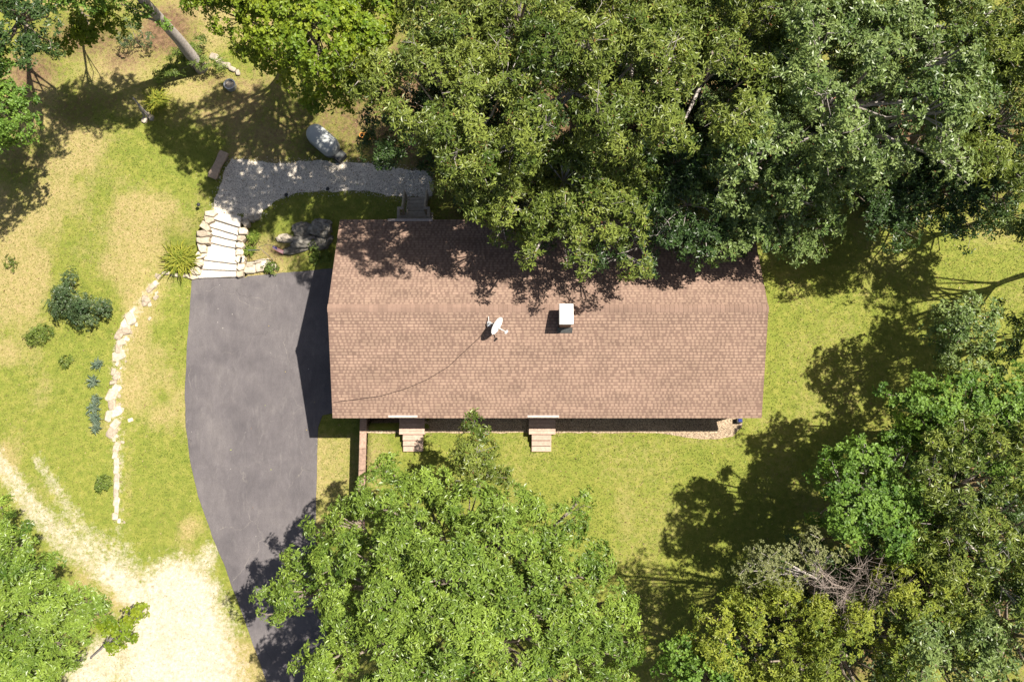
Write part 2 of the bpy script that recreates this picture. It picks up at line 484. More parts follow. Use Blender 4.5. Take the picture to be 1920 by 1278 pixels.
def drape(name, outline_px, mat, dz, step=0.35, jit=0.0, label=None, cat=None):
    """sheet lying on the ground inside a traced outline, with a small skirt at its edge"""
    pts = [upg(*p)[:2] for p in outline_px]
    ring = []
    for i in range(len(pts)):
        a, b = pts[i], pts[(i + 1) % len(pts)]
        n = max(1, int(np.linalg.norm(b - a) / 0.18))
        for k in range(n):
            p = a + (b - a) * k / n
            if jit:
                p = p + jit * (np.array([fbm(p[0] * 2.3, p[1] * 2.3, 3), fbm(p[0] * 2.3 + 50, p[1] * 2.3, 3)]) - 0.5) * 2
            ring.append(p)
    ring = np.array(ring)
    lo, hi = ring.min(0), ring.max(0)
    xs, ys = np.arange(lo[0], hi[0], step), np.arange(lo[1], hi[1], step)
    GXX, GYY = np.meshgrid(xs, ys); q = np.stack([GXX.ravel(), GYY.ravel()], -1)
    ins = np.zeros(len(q), bool)
    for i in range(len(ring)):
        a, b = ring[i], ring[(i + 1) % len(ring)]
        c = (a[1] > q[:, 1]) != (b[1] > q[:, 1])
        with np.errstate(divide='ignore', invalid='ignore'):
            ins ^= c & (q[:, 0] < (b[0] - a[0]) * (q[:, 1] - a[1]) / (b[1] - a[1]) + a[0])
    q = q[ins]
    allp = np.vstack([ring, q])
    n = len(ring)
    r = delaunay_2d_cdt([Vector(p) for p in allp], [(i, (i + 1) % n) for i in range(n)], [list(range(n))], 1, 1e-4)
    V2 = np.array([(v.x, v.y) for v in r[0]])
    V3 = np.column_stack([V2, hz(V2[:, 0], V2[:, 1]) + dz])
    faces = [list(f) for f in r[2]]
    # skirt
    ec = {}
    for f in faces:
        for k in range(len(f)):
            e = (f[k], f[(k + 1) % len(f)])
            if (e[1], e[0]) in ec: del ec[(e[1], e[0])]
            else: ec[e] = 1
    VV = V3.tolist(); low = {}
    for (i, j) in list(ec):
        for v in (i, j):
            if v not in low:
                low[v] = len(VV); VV.append([V3[v][0], V3[v][1], V3[v][2] - dz - 0.06])
        faces.append([j, i, low[i], low[j]])
    o = mk(name, VV, faces, mat)
    return tag(o, label, cat, kind='structure')

DRIVE_L = [(361, 517), (356, 580), (350, 660), (347, 740), (349, 800), (357, 865), (372, 930), (395, 995), (425, 1070), (458, 1160), (500, 1278), (525, 1340)]
DRIVE_R = [(640, 1340), (615, 1200), (598, 1100), (592, 1000), (593, 930), (595, 850), (597, 800), (604, 778), (640, 770), (648, 640), (650, 560), (640, 503), (617, 504), (560, 509), (500, 514), (455, 519), (440, 521), (400, 521)]
drive = drape('driveway', DRIVE_L + DRIVE_R, M['asphalt'], 0.03, 0.4, 0.03, 'worn dark asphalt driveway with cracks beside the house', 'driveway')
PATH = [(396, 404), (402, 380), (412, 348), (424, 314), (432, 297), (470, 301), (520, 305), (600, 303), (690, 307), (760, 317), (806, 321),
        (813, 345), (808, 369), (745, 371), (690, 359), (600, 358), (556, 362), (520, 373), (494, 394), (490, 410), (465, 413), (430, 409)]
path = drape('gravel_path', PATH, M['gravel'], 0.02, 0.4, 0.16, 'grey crushed stone path from the stone steps to the back stairs', 'path')
STRIP = [(688, 772), (688, 811), (760, 812), (900, 811), (1100, 811), (1200, 811), (1250, 813), (1290, 821), (1340, 824), (1375, 818), (1392, 800), (1388, 772)]
strip = drape('gravel_strip', STRIP, M['pea_gravel'], 0.015, 0.4, 0.06, 'tan pea gravel strip under the front eave', 'gravel strip')
wood_floor = None

# ------------------------------------------------------------------ house
house = thing('ranch_house', (HOUSE_XC, 0, 0), 'long single-storey house with brown shingle gable roof', 'house')
HO = (HOUSE_XC, 0, 0)
b = MB()
wx0, wx1, wy = HX0 + 0.28, HX1 - 0.28, HOUSE_W - 0.36
WALLTOP = EAVE_Z - 0.12
for lo, hi, in [((wx0, -wy, -1.7), (wx1, -wy + 0.2, WALLTOP)), ((wx0, wy - 0.2, -1.7), (wx1, wy, WALLTOP))]:
    MB().box(lo, hi).build('wall', M['siding'], house, HO)
for x0, x1 in ((wx0, wx0 + 0.2), (wx1 - 0.2, wx1)):
    g = MB()
    zt = EAVE_Z - 0.12
    zp = EAVE_Z + RISE - 0.2
    yy = wy - 0.203
    V = []
    for x in (x0, x1):
        V += [(x, -yy, -1.7), (x, yy, -1.7), (x, yy, zt), (x, 0, zp), (x, -yy, zt)]
    g.add(V, [(4, 3, 2, 1, 0), (5, 6, 7, 8, 9), (0, 1, 6, 5), (1, 2, 7, 6), (2, 3, 8, 7), (3, 4, 9, 8), (4, 0, 5, 9)])
    g.build('gable_wall', M['siding'], house, HO)
# roof deck: two slabs with fascia
def slope_pt(x, s, side, h=0.0):
    """s metres of plan distance from the ridge; side +1 north, -1 south; h along the roof normal"""
    L = math.hypot(HOUSE_W, RISE)
    return np.array([x, side * (s + h * RISE / L), EAVE_Z + RISE - s / HOUSE_W * RISE + h * HOUSE_W / L])
for side in (1, -1):
    g = MB(); V = []
    for s, h in ((0.0, -0.02), (HOUSE_W - 0.01, -0.02), (HOUSE_W - 0.01, -0.17), (0.0, -0.17)):
        if s == 0:
            p = np.array([0, 0.0, EAVE_Z + RISE + h * 1.05])
        else:
            p = slope_pt(0, s, side, h)
        V += [(HX0 + 0.03, p[1], p[2]), (HX1 - 0.03, p[1], p[2])]
    F = [(0, 1, 3, 2), (2, 3, 5, 4), (4, 5, 7, 6), (0, 2, 4, 6), (1, 7, 5, 3)]
    g.add(V, F); roof = g.build('roof', M['trim'], house, HO)
    # shingle courses with laminated tabs
    r2 = np.random.default_rng(11 + side)
    expo = 0.131 * HOUSE_W / math.hypot(HOUSE_W, RISE)
    ncourse = int(HOUSE_W / expo)
    expo = HOUSE_W / ncourse
    VV, FF, CC = [], [], []; nv = 0
    def quadbox(x0, x1, s0, s1, h0, h1, col, under=True):
        """s0 upper edge, s1 lower (butt) edge; lower edge stands h1 proud"""
        global nv
        P = [slope_pt(x0, s0, side, h0), slope_pt(x1, s0, side, h0), slope_pt(x1, s1, side, h1), slope_pt(x0, s1, side, h1),
             slope_pt(x0, s1, side, -0.015), slope_pt(x1, s1, side, -0.015), slope_pt(x0, s0, side, -0.015), slope_pt(x1, s0, side, -0.015)]
        VV.extend(P); CC.extend([col] * 8)
        q = [(0, 1, 2, 3), (3, 2, 5, 4), (0, 3, 4, 6), (1, 7, 5, 2)]
        if side > 0: q = [f[::-1] for f in q]
        FF.extend([tuple(i + nv for i in f) for f in q]); nv += 8
    nv = 0
    for k in range(ncourse):
        s0, s1 = k * expo, (k + 1) * expo
        tone = 0.96 + 0.08 * r2.random()
        dark = np.array([0.176, 0.116, 0.089]) * tone
        # 0.98 m strips, each a touch different
        x = HX0 - 0.98 * ((k * 0.37) % 1)
        while x < HX1:
            a, bb = max(x, HX0), min(x + 0.975, HX1)
            if bb > a: quadbox(a, bb, s0 - 0.02, s1, 0.000, 0.0090, dark * (0.93 + 0.14 * r2.random()))
            x += 0.98
        if k: quadbox(HX0, HX1, s0 + 0.004, s0 + 0.024, 0.0022, 0.0034, np.array([0.115, 0.074, 0.059]))
        x = HX0 + 0.33 * ((k * 0.618) % 1)
        while x < HX1 - 0.05:
            w = r2.choice([0.08, 0.09, 0.10, 0.11, 0.13, 0.24])
            if x + w < HX1:
                quadbox(x, x + w, s0 + 0.022, s1 + 0.002, 0.003, 0.0135, np.array([0.234, 0.160, 0.119]) * (0.94 + 0.12 * r2.random()))
            x += w + r2.choice([0.06, 0.07, 0.08, 0.09, 0.18])
    sh = mk('shingles', np.array(VV), np.array(FF), M['shingle'], roof, col=np.array(CC), origin=HO)
    sh['kind'] = 'stuff'
    if side == -1:
        rem = (house, roof)
    else:
        roof_n = roof
# ridge caps, each a bent piece lapped over the next
r2 = np.random.default_rng(5)
step = 0.143 * 1.35
x = HX0 - 0.01
capmesh = {}
while x < HX1 - 0.02:
    x1 = min(x + step + 0.05, HX1 + 0.01)
    V = []
    for xx, hh in ((x, 0.032), (x1, 0.016)):
        for s, sd in ((0.165, -1), (0.0, 0), (0.165, 1)):
            if sd == 0: V.append((xx, 0, EAVE_Z + RISE + hh + 0.012))
            else: V.append(tuple(slope_pt(xx, s, sd, hh)))
        for s, sd in ((0.165, -1), (0.165, 1)):
            V.append(tuple(slope_pt(xx, s, sd, hh - 0.012)))
    F = [(0, 5, 6, 1), (1, 6, 7, 2), (3, 8, 5, 0), (2, 7, 9, 4), (0, 1, 2, 4, 3), (5, 8, 9, 7, 6)]
    tone = 0.9 + 0.2 * r2.random()
    mk('ridge_cap', V, F, M['shingle'], roof_n, col=np.tile(np.array([0.205, 0.136, 0.104]) * tone, (10, 1)), origin=HO)
    x += step
# rain diverters over the doors, bent metal strips lying on the shingles
def diverter(px0, px1, side, s, roofpart):
    xa, xb = unproj(px0, 600, EAVE_Z)[0], unproj(px1, 600, EAVE_Z)[0]
    py = 781 if side < 0 else 413
    xa, xb = unproj(px0, py, EAVE_Z + .05)[0], unproj(px1, py, EAVE_Z + .05)[0]
    V = []; F = []
    for xx in (xa, xb):
        for ss, h in ((s, 0.022), (s + 0.07, 0.024), (s + 0.072, 0.075), (s + 0.082, 0.075), (s + 0.084, 0.021)):
            V.append(tuple(slope_pt(xx, ss, side, h)))
    for k in range(5):
        F.append((k, (k + 1) % 5, 5 + (k + 1) % 5, 5 + k))
    F += [(4, 3, 2, 1, 0), (5, 6, 7, 8, 9)]
    mk('rain_diverter', V, F, M['tan_metal'], house, origin=HO)
diverter(728, 783, -1, HOUSE_W - 0.12, None)
diverter(989, 1048, -1, HOUSE_W - 0.12, None)
diverter(727, 811, 1, HOUSE_W - 0.09, None)
# doors and windows
def door(x, ysign, w=0.95):
    y = ysign * wy
    g = MB().box((x - w / 2, min(y, y + ysign * 0.05), 0.56), (x + w / 2, max(y, y + ysign * 0.05), 2.5))
    d = g.build('door', M['door'], house, HO)
    MB().box((x + w / 2 - 0.12, min(y + ysign * .053, y + ysign * 0.11), 1.45), (x + w / 2 - 0.06, max(y + ysign * .053, y + ysign * 0.11), 1.52)).build('handle', M['steel'], d, HO)
def window(x, ysign, w=1.1):
    y = ysign * wy
    lo, hi = sorted((y + ysign * 0.002, y + ysign * 0.04))
    wd = MB().box((x - w / 2, lo, 1.3), (x + w / 2, hi, 2.35)).build('window', M['glass'], house, HO)
    lo, hi = sorted((y + ysign * 0.003, y + ysign * 0.07))
    g = MB()
    for a, c in (((x - w / 2 - 0.08, lo, 1.22), (x + w / 2 + 0.08, hi, 1.298)), ((x - w / 2 - 0.08, lo, 2.352), (x + w / 2 + 0.08, hi, 2.44)),
                 ((x - w / 2 - 0.08, lo, 1.298), (x - w / 2 - 0.002, hi, 2.352)), ((x + w / 2 + 0.002, lo, 1.298), (x + w / 2 + 0.08, hi, 2.352))):
        g.box(a, c)
    g.build('window_frame', M['white_trim'], wd, HO)
XF1, XF2 = unproj(772, 790, 0.5)[0], unproj(1017, 790, 0.5)[0]
XB = unproj(779, 405, 0.5)[0]
door(XF1, -1); door(XF2, -1); door(XB, 1)
for xw in (-6.3, -2.4, 0.0, 3.5, 6.2, 8.8): window(xw, -1)
for xw in (-6.2, -1.5, 1.5, 4.6, 7.8): window(xw, 1)
# chimney: boxed flue with white cap
cx0, cy0 = unproj(1049, 607, 5.45)[:2]; cx1, cy1 = unproj(1075, 569, 5.45)[:2]
ch = MB().box((cx0 + 0.06, cy0 + 0.06, 3.6), (cx1 - 0.06, cy1 - 0.06, 5.22)).build('chimney', M['trim'], house, HO)
MB().box((cx0, cy0, 5.225), (cx1, cy1, 5.45), bev=0.05).build('chimney_cap', M['white_metal'], ch, HO)
fy = cy0 - 0.14
zr = lambda y: EAVE_Z + RISE - abs(y) / HOUSE_W * RISE
V = [(cx0 - 0.03, cy0 + 0.055, zr(cy0) + 0.16), (cx1 + 0.03, cy0 + 0.055, zr(cy0) + 0.16), (cx1 + 0.03, fy, zr(fy) + 0.03), (cx0 - 0.03, fy, zr(fy) + 0.03),
     (cx0 - 0.03, cy0 + 0.055, zr(cy0) - 0.05), (cx1 + 0.03, cy0 + 0.055, zr(cy0) - 0.05), (cx1 + 0.03, fy, zr(fy) - 0.05), (cx0 - 0.03, fy, zr(fy) - 0.05)]
mk('flashing', V, [(0, 3, 2, 1), (3, 7, 6, 2), (0, 4, 7, 3), (1, 2, 6, 5)], M['dark_grey'], ch, origin=HO)  # dark grey puts the shade of the chimney face into the flashing

# satellite dish on the roof
def roof_at(px, py):
    z = 4.2
    for _ in range(6):
        p = unproj(px, py, z); z = float(zr(p[1]))
    return np.array([p[0], p[1], z])
db = roof_at(917, 607) + np.array([0, 0, 0.015])
dish = thing('satellite_dish', db, 'white oval satellite dish with receiver arm mounted on the shingle roof', 'satellite dish')
dc = unproj(931, 610, db[2] + 0.62)
face = Vector((0.85, -0.52, 0.36)).normalized()      # dish looks right and slightly down the picture, tilted up
ax1 = Vector((0.55, 0.835, 0.0)); ax1 = (ax1 - face * ax1.dot(face)).normalized(); ax2 = face.cross(ax1)
V, F = [], []
NR, NS = 6, 28
for r in range(NR + 1):
    for k in range(NS):
        w = 2 * math.pi * k / NS; q = r / NR
        p = Vector(dc) + ax1 * (0.40 * q * math.cos(w)) + ax2 * (0.30 * q * math.sin(w)) + face * (0.075 * (q * q - 0.6))
        V.append(tuple(p))
for r in range(NR):
    for k in range(NS):
        F.append((r*NS+k, r*NS+(k+1)%NS, (r+1)*NS+(k+1)%NS, (r+1)*NS+k))
nb = len(V)
V += [tuple(Vector(v) - face * 0.018) for v in V]
F += [tuple(i + nb for i in f[::-1]) for f in F[:]]
for k in range(NS):
    a_, b_ = NR*NS+k, NR*NS+(k+1)%NS
    F.append((a_, b_, b_ + nb, a_ + nb))
mk('reflector', V, F, M['dish'], dish, origin=db, smooth=False)
lnb = np.array(Vector(dc) + face * 0.5 - ax2 * 0.0 + Vector((0, -0.05, -0.06)))
low = np.array(Vector(dc) - Vector((0, 0, 0.22)))
MB().tube([low, low * 0.4 + lnb * 0.6 + np.array([0, 0, -0.05]), lnb], [0.022, 0.022, 0.022], 6).build('receiver_arm', M['dish'], dish, db)
MB().tube([lnb + np.array([0.05, 0.06, -0.01]), lnb, lnb - np.array([0.05, 0.06, -0.01])], [0.04, 0.05, 0.04], 8).build('receiver', M['dish'], dish, db)
MB().tube([db + np.array([0, 0, 0.0]), db + np.array([0.0, 0, 0.3]), np.array(Vector(dc) - face * 0.07)], [0.028, 0.028, 0.028], 8).build('mast', M['dish'], dish, db)
MB().tube([db + np.array([-0.02, 0.28, 0.03 + .11]), db + np.array([0, 0, 0.28])], [0.014, 0.014], 6).build('brace', M['dish'], dish, db)
fp = MB()
V = [tuple(slope_pt(db[0] + a_, -db[1] + s_, -1, h_)) for h_ in (0.019, 0.03) for a_, s_ in ((-0.08, -0.1), (0.08, -0.1), (0.08, 0.1), (-0.08, 0.1))]
fp.add(V, [(0, 1, 2, 3), (4, 7, 6, 5), (0, 4, 5, 1), (1, 5, 6, 2), (2, 6, 7, 3), (3, 7, 4, 0)])
fp.build('foot_plate', M['steel'], dish, db)
# cable
cp = [roof_at(*p) for p in [(915, 609), (900, 632), (872, 658), (840, 688), (800, 712), (760, 729), (715, 742), (665, 749), (626, 754)]]
cp = [p + np.array([0, 0, 0.032]) for p in cp]
cb = MB().tube(cp, [0.013] * len(cp), 5).build('antenna_cable', M['cable'])
tag(cb, 'thin dark cable curving down the shingles from the satellite dish', 'cable')

# ------------------------------------------------------------------ wooden stairs
def jit_tint(r=0.12): return tuple(np.array([1, 1, 1]) * (1 - r + 2 * r * rng.random()))
def front_stairs(pxa, pxb, txa, txb, label):
    zt = 0.56
    y_e = unproj(0, 814, zt)[1]
    xa, xb = unproj(pxa, 800, zt)[0], unproj(pxb, 800, zt)[0]
    st = thing('wooden_stairs', ((xa + xb) / 2, y_e, 0), label, 'stairs', 'front door stairs')
    org = ((xa + xb) / 2, y_e, 0)
    y = y_e; n = int((-wy - 0.06 - y_e) / 0.145); bw = (-wy - 0.06 - y_e) / n
    for k in range(n):
        MB().box((xa, y + k * bw + 0.004, zt - 0.04), (xb, y + (k + 1) * bw - 0.004, zt), jit_tint(), 0.006).build('platform_plank', M['wood'], st, org)
    for xx in (xa + 0.02, xb - 0.06):
        MB().box((xx, y_e + 0.02, zt - 0.2), (xx + 0.04, -wy - 0.07, zt - 0.041), jit_tint()).build('joist', M['wood'], st, org)
        for yy in (y_e + 0.03,):
            MB().box((xx - 0.02, yy + .002, -0.05), (xx + 0.058, yy + 0.08, zt - 0.201), jit_tint()).build('leg', M['wood'], st, org)
    xa2, xb2 = unproj(txa, 830, 0.3)[0], unproj(txb, 830, 0.3)[0]
    ends = [unproj(0, p, zz)[1] for p, zz in ((825, 0.42), (835.5, 0.28), (846, 0.14))]
    prev = y_e
    for (ye, zz) in zip(ends, (0.42, 0.28, 0.14)):
        MB().box((xa2, ye, zz - 0.04), (xb2, min(prev + 0.02, ye + 0.31), zz), jit_tint(), 0.006).build('tread', M['wood'], st, org)
        MB().box((xa2 + 0.045, prev - 0.004 if ye == ends[0] else prev + 0.006, zz - 0.14 + 0.001 if zz > .2 else 0.0), (xb2 - 0.045, prev + 0.018, zz - 0.041), jit_tint()).build('riser', M['wood'], st, org) if False else None
        prev = ye
    for xx in (xa2 + 0.0, xb2 - 0.04):
        V = [(xx, y_e - 0.0, 0.34), (xx, ends[2] + 0.03, 0.09), (xx, ends[2] + 0.03, -0.04), (xx, y_e - 0.0, 0.05)]
        V += [(v[0] + 0.04, v[1], v[2]) for v in V]
        mk('stringer', V, [(0, 1, 2, 3), (7, 6, 5, 4), (0, 4, 5, 1), (1, 5, 6, 2), (2, 6, 7, 3), (3, 7, 4, 0)], M['wood'], st, col=np.tile(jit_tint(), (8, 1)), origin=org)
    return st
front_stairs(748.5, 796, 755.5, 792.6, 'wooden front stairs beside the block retaining wall')
front_stairs(991.7, 1041.5, 997, 1033.7, 'wooden front stairs in the middle of the house front')

def back_stairs():
    zt = 0.56
    xa, xb = unproj(748, 405, zt)[0], unproj(812, 405, zt)[0]
    y0 = wy + 0.06; y1 = unproj(0, 398, zt)[1]
    org = ((xa + xb) / 2, y1, PATH_Z)
    st = thing('wooden_stairs', org, 'wooden back stairs with handrails leading up from the gravel path', 'stairs')
    n = 6; bw = (y1 - y0) / n
    for k in range(n):
        MB().box((xa, y0 + k * bw + 0.004, zt - 0.04), (xb, y0 + (k + 1) * bw - 0.004, zt), jit_tint(), 0.006).build('platform_plank', M['wood_grey'], st, org)
    xa2, xb2 = unproj(764, 385, 0.2)[0], unproj(798, 385, 0.2)[0]
    zs = [0.38, 0.2, 0.02, -0.17]
    ye = [unproj(0, p, z)[1] for p, z in zip((390.5, 383.5, 376.5, 369.5), zs)]
    prev = y1
    for y, z in zip(ye, zs):
        mid = (prev + y) / 2
        for a_, b_ in ((prev + 0.004, mid - 0.004), (mid + 0.004, y)):
            MB().box((xa2, a_, z - 0.04), (xb2, b_, z), jit_tint(), 0.006).build('tread', M['wood_grey'], st, org)
        MB().box((xa2 + 0.05, prev - 0.02, z - 0.2), (xb2 - 0.05, prev + 0.002, z - 0.041), jit_tint()).build('riser', M['wood_grey'], st, org)
        prev = y
    for xx in (xa2 - 0.045, xb2 + 0.003):
        V = [(xx, y1 + .003, 0.50), (xx, ye[3], -0.2), (xx, ye[3], -0.42), (xx, y1 + .003, -0.42)]
        V += [(v[0] + 0.042, v[1], v[2]) for v in V]
        mk('stringer', V, [(3, 2, 1, 0), (4, 5, 6, 7), (1, 5, 4, 0), (2, 6, 5, 1), (3, 7, 6, 2), (0, 4, 7, 3)], M['wood_grey'], st, col=np.tile(jit_tint(), (8, 1)), origin=org)
    RZ = 1.45
    xl, xr_ = unproj(747, 390, RZ)[0], unproj(803.5, 390, RZ)[0]
    xi_l, xi_r = xa2 - 0.09, xb2 + 0.09
    yf = unproj(0, 388, RZ)[1]
    yf = min(yf, y1 + 0.02)
    for (xx, yy, zb) in ((xl, yf - 0.05, -0.45), (xr_, yf - 0.05, -0.45), (xi_l, yf - 0.05, -0.45), (xi_r, yf - 0.05, -0.45), (xi_l, ye[3] - 0.06, -0.45), (xi_r, ye[3] - 0.06, -0.45)):
        top = RZ - 0.04 if yy < y1 + 0.1 else RZ - 0.75
        MB().box((xx - 0.045, yy - 0.045, zb), (xx + 0.045, yy + 0.045, top), jit_tint()).build('post', M['wood_grey'], st, org)
    for xx in (xl, xr_):
        MB().box((xx - 0.06, y0, RZ - 0.038), (xx + 0.06, yf + 0.012, RZ), jit_tint()).build('handrail', M['wood_grey'], st, org)
    for x0_, x1_ in ((xl + 0.062, xi_l + 0.06), (xi_r - 0.06, xr_ - 0.062)):
        MB().box((x0_, yf - 0.11, RZ - 0.038), (x1_, yf + 0.01, RZ), jit_tint()).build('handrail', M['wood_grey'], st, org)
    for xx in (xi_l, xi_r):
        MB().tube([(xx, yf - 0.0, RZ - 0.03), (xx, ye[3] + 0.02, RZ - 0.72)], [0.05, 0.05], 4).build('stair_rail', M['wood_grey'], st, org)
        for k in range(5):
            yy = yf + 0.12 + k * (ye[3] - yf - 0.2) / 5; zz = RZ - 0.1 - (yy - yf) / (ye[3] - yf) * 0.69
            MB().box((xx - 0.018, yy - 0.018, zz - 0.78), (xx + 0.018, yy + 0.018, zz), jit_tint()).build('baluster', M['wood_grey'], st, org)
back_stairs()

# ------------------------------------------------------------------ retaining wall of blocks
rw = thing('retaining_wall', (WALL_X, -6, DRIVE_Z), 'rusty brown block retaining wall between the driveway grass and the front lawn', 'wall')
RWO = (WALL_X, -6, DRIVE_Z)
y = -4.12; k = 0
segs = []
ys = [-4.15] + [unproj(680, p, 0.0)[1] for p in (808, 841, 881, 923, 965, 1005)]
tops = [0.10, 0.09, 0.06, 0.05, -0.06, -0.2]
for i in range(6):
    ya, yb, zt = ys[i], ys[i + 1], tops[i]
    MB().box((WALL_X - 0.155, yb + 0.004, zt - 0.09), (WALL_X + 0.155, ya - 0.004, zt), jit_tint(0.15), 0.012).build('cap_slab', M['block'], rw, RWO)
    zc = zt - 0.092; course = 0
    while zc > DRIVE_Z - 0.15:
        z0 = zc - 0.19
        n = max(1, round((ya - yb) / 0.42)); w = (ya - yb) / n
        off = 0.5 * w if course % 2 else 0
        cuts = [ya - off - w * j for j in range(n + 1)]
        cuts = sorted({min(ya, max(yb, c)) for c in cuts + [ya, yb]})
        for c0, c1 in zip(cuts[:-1], cuts[1:]):
            if c1 - c0 > 0.03:
                MB().box((WALL_X - 0.145 + 0.008 * rng.random(), c0 + 0.004, z0 + 0.004), (WALL_X + 0.13, c1 - 0.004, zc), jit_tint(0.2)).build('block', M['block'], rw, RWO)
        zc = z0; course += 1

# ------------------------------------------------------------------ stones
def stone_mesh(seed, flat=1.0):
    r = np.random.default_rng(seed)
    import bmesh
    bm = bmesh.new()
    bmesh.ops.create_cube(bm, size=1.0)
    bmesh.ops.bevel(bm, geom=list(bm.edges), offset=0.16, segments=1, affect='EDGES')
    for v in bm.verts:
        v.co = Vector((v.co.x * (1 + 0.28 * (r.random() - .5)), v.co.y * (1 + 0.28 * (r.random() - .5)), v.co.z * (1 + 0.3 * (r.random() - .5)))) + Vector((0.07 * (r.random() - .5), 0.07 * (r.random() - .5), 0))
    bmesh.ops.triangulate(bm, faces=list(bm.faces))
    V = np.array([v.co[:] for v in bm.verts]); F = np.array([[v.index for v in f.verts] for f in bm.faces])
    bm.free(); return V, F
STONES = [stone_mesh(s) for s in range(8)]
_stone_me = {}
def stone(parent, org, p, size, rz, matkey, tone=1.0, name='stone', warm=0.0):
    i = random.randrange(8); ti = int(round(tone * 4))
    key = (i, matkey, ti, warm)
    if key not in _stone_me:
        V, F = STONES[i]
        o = mk('stone', V, F, M[matkey], None, col=np.tile(np.array([1 + warm, 1, 1 - warm]) * ti / 4, (len(V), 1)))
        _stone_me[key] = o.data
        bpy.data.objects.remove(o)
    o = bpy.data.objects.new(name, _stone_me[key]); link(o, parent)
    o.location = np.asarray(p) - np.asarray(org) if org is not None else p
    o.scale = size; o.rotation_euler = (random.uniform(-.08, .08), random.uniform(-.08, .08), rz)
    return o

# stone steps
so = upg(415, 519)
steps = thing('stone_steps', so, 'pale stone slab steps climbing from driveway to gravel path', 'steps')
E_ = [((397, 409), (449, 425)), ((392, 424), (447, 441)), ((391, 439), (445, 451)), ((389, 453), (443, 465)), ((382, 487), (443, 494)), ((379, 504), (443, 507)), ((371, 521), (443, 518.5))]
zs = [DRIVE_Z + 0.155 * k for k in (6, 5, 4, 3, 2, 1)]
edges = [((400, 398), (452, 408))] + E_
zlev = [PATH_Z + 0.03] + [DRIVE_Z + 0.157 * k for k in (6, 5, 4, 3, 2, 1)]
for k in range(7):
    (a0, a1), (b0, b1), z = edges[k], edges[k + 1], zlev[k]
    q = [unproj(*p, z) for p in (b0, b1, a1, a0)]
    q[2][1] += 0.06; q[3][1] += 0.06
    # wobble the front edge
    poly = []
    for i in range(4):
        p0, p1 = q[i][:2], q[(i + 1) % 4][:2]
        m_ = 5 if i in (0, 2) else 2
        for j in range(m_):
            w = p0 + (p1 - p0) * j / m_
            poly.append(w + 0.025 * (rng.random(2) - 0.5))
    MB().prism(poly, z - 0.26, z, jit_tint(0.05), 0.02).build('step_slab', M['slab'], steps, so)
lft = [((395, 399), -0.25), ((391, 411), -0.33), ((384, 423), -0.38), ((382, 437), -0.5), ((380, 450), -0.62), ((378, 463), -0.78), ((377, 476), -0.95), ((372, 492), -1.1), ((366, 507), -1.22), ((362, 517), -1.36)]
def plate(px, py, z, w, d, rz):
    p = unproj(px, py, z); k = rng.integers(5, 8)
    a = np.sort((np.arange(k) + rng.uniform(-.3, .3, k)) / k * 2 * np.pi)
    sq = 1 / np.maximum(np.abs(np.cos(a)), np.abs(np.sin(a))) ** .7
    q = np.column_stack([np.cos(a) * sq * w / 2, np.sin(a) * sq * d / 2]) * rng.uniform(.85, 1.1, (k, 1))
    q = np.column_stack([q[:, 0] * math.cos(rz) - q[:, 1] * math.sin(rz), q[:, 0] * math.sin(rz) + q[:, 1] * math.cos(rz)]) + p[:2]
    tn = .75 + .65 * rng.random()
    MB().prism(q, z - .35, z, (tn * 1.03, tn, tn * .96), .025).build('side_stone', M['stone'], steps, so)
for (px, py), z in lft: plate(px, py, z + .04 + .06 * rng.random(), .5 + .22 * rng.random(), .34 + .12 * rng.random(), rng.normal(-.1, .3))
rgt = [((461, 417), -0.25), ((455, 432), -0.4), ((452, 446), -0.55), ((450, 458), -0.7), ((449, 471), -0.85), ((450, 485), -0.95), ((450, 499), -1.1), ((449, 512), -1.25)]
for (px, py), z in rgt: plate(px, py, z + .04 + .06 * rng.random(), .36 + .16 * rng.random(), .34 + .12 * rng.random(), rng.normal(-.1, .3))

# loose stone row in the left lawn
row_px = [(292, 532), (284, 541), (272, 555), (268, 565), (252, 583), (244, 594), (240, 604), (232, 618), (226, 628), (230, 640), (221, 652), (224, 668), (219, 680), (216, 694), (221, 706),
          (213, 716), (211, 730), (215, 742), (212, 756), (213, 770), (211, 783), (216, 797), (213, 810), (214, 824), (216, 838), (216, 852), (217, 866), (217, 880), (217, 895), (218, 910), (220, 924), (219, 940), (220, 955), (217, 970)]
so2 = upg(216, 760)
row = thing('stone_row', so2, 'low row of loose pale fieldstones edging the left lawn', 'stone wall')
for i, (px, py) in enumerate(row_px):
    big = 1.0 if py < 860 else 0.6
    if 862 < py < 965:      # dressed kerb pieces at the lower end
        p = upg(219 + rng.normal(0, .7), py)
        stone(row, so2, p + np.array([0, 0, -.02]), (.2 + .08 * rng.random(), .42, .18), rng.normal(0, .08), 'stone', .6 + .35 * rng.random())
        continue
    p = upg(px + rng.normal(0, 3), py + rng.normal(0, 2))
    L1 = rng.choice([.26, .34, .42, .52, .64]); W1 = L1 * rng.uniform(.5, .8)
    stone(row, so2, p + np.array([0, 0, -.03]), (L1, W1, .2 + .1 * rng.random()), rng.normal(1.25, .5), 'stone', .7 + .45 * rng.random(), warm=.04)
    for _ in range(rng.integers(0, 3)):
        p = upg(px + rng.normal(8, 9), py + rng.normal(0, 7))
        L1 = rng.uniform(.1, .3)
        stone(row, so2, p + np.array([0, 0, -.01]), (L1, L1 * .7, .12), rng.uniform(0, 3), 'stone', .7 + .5 * rng.random(), warm=.04)
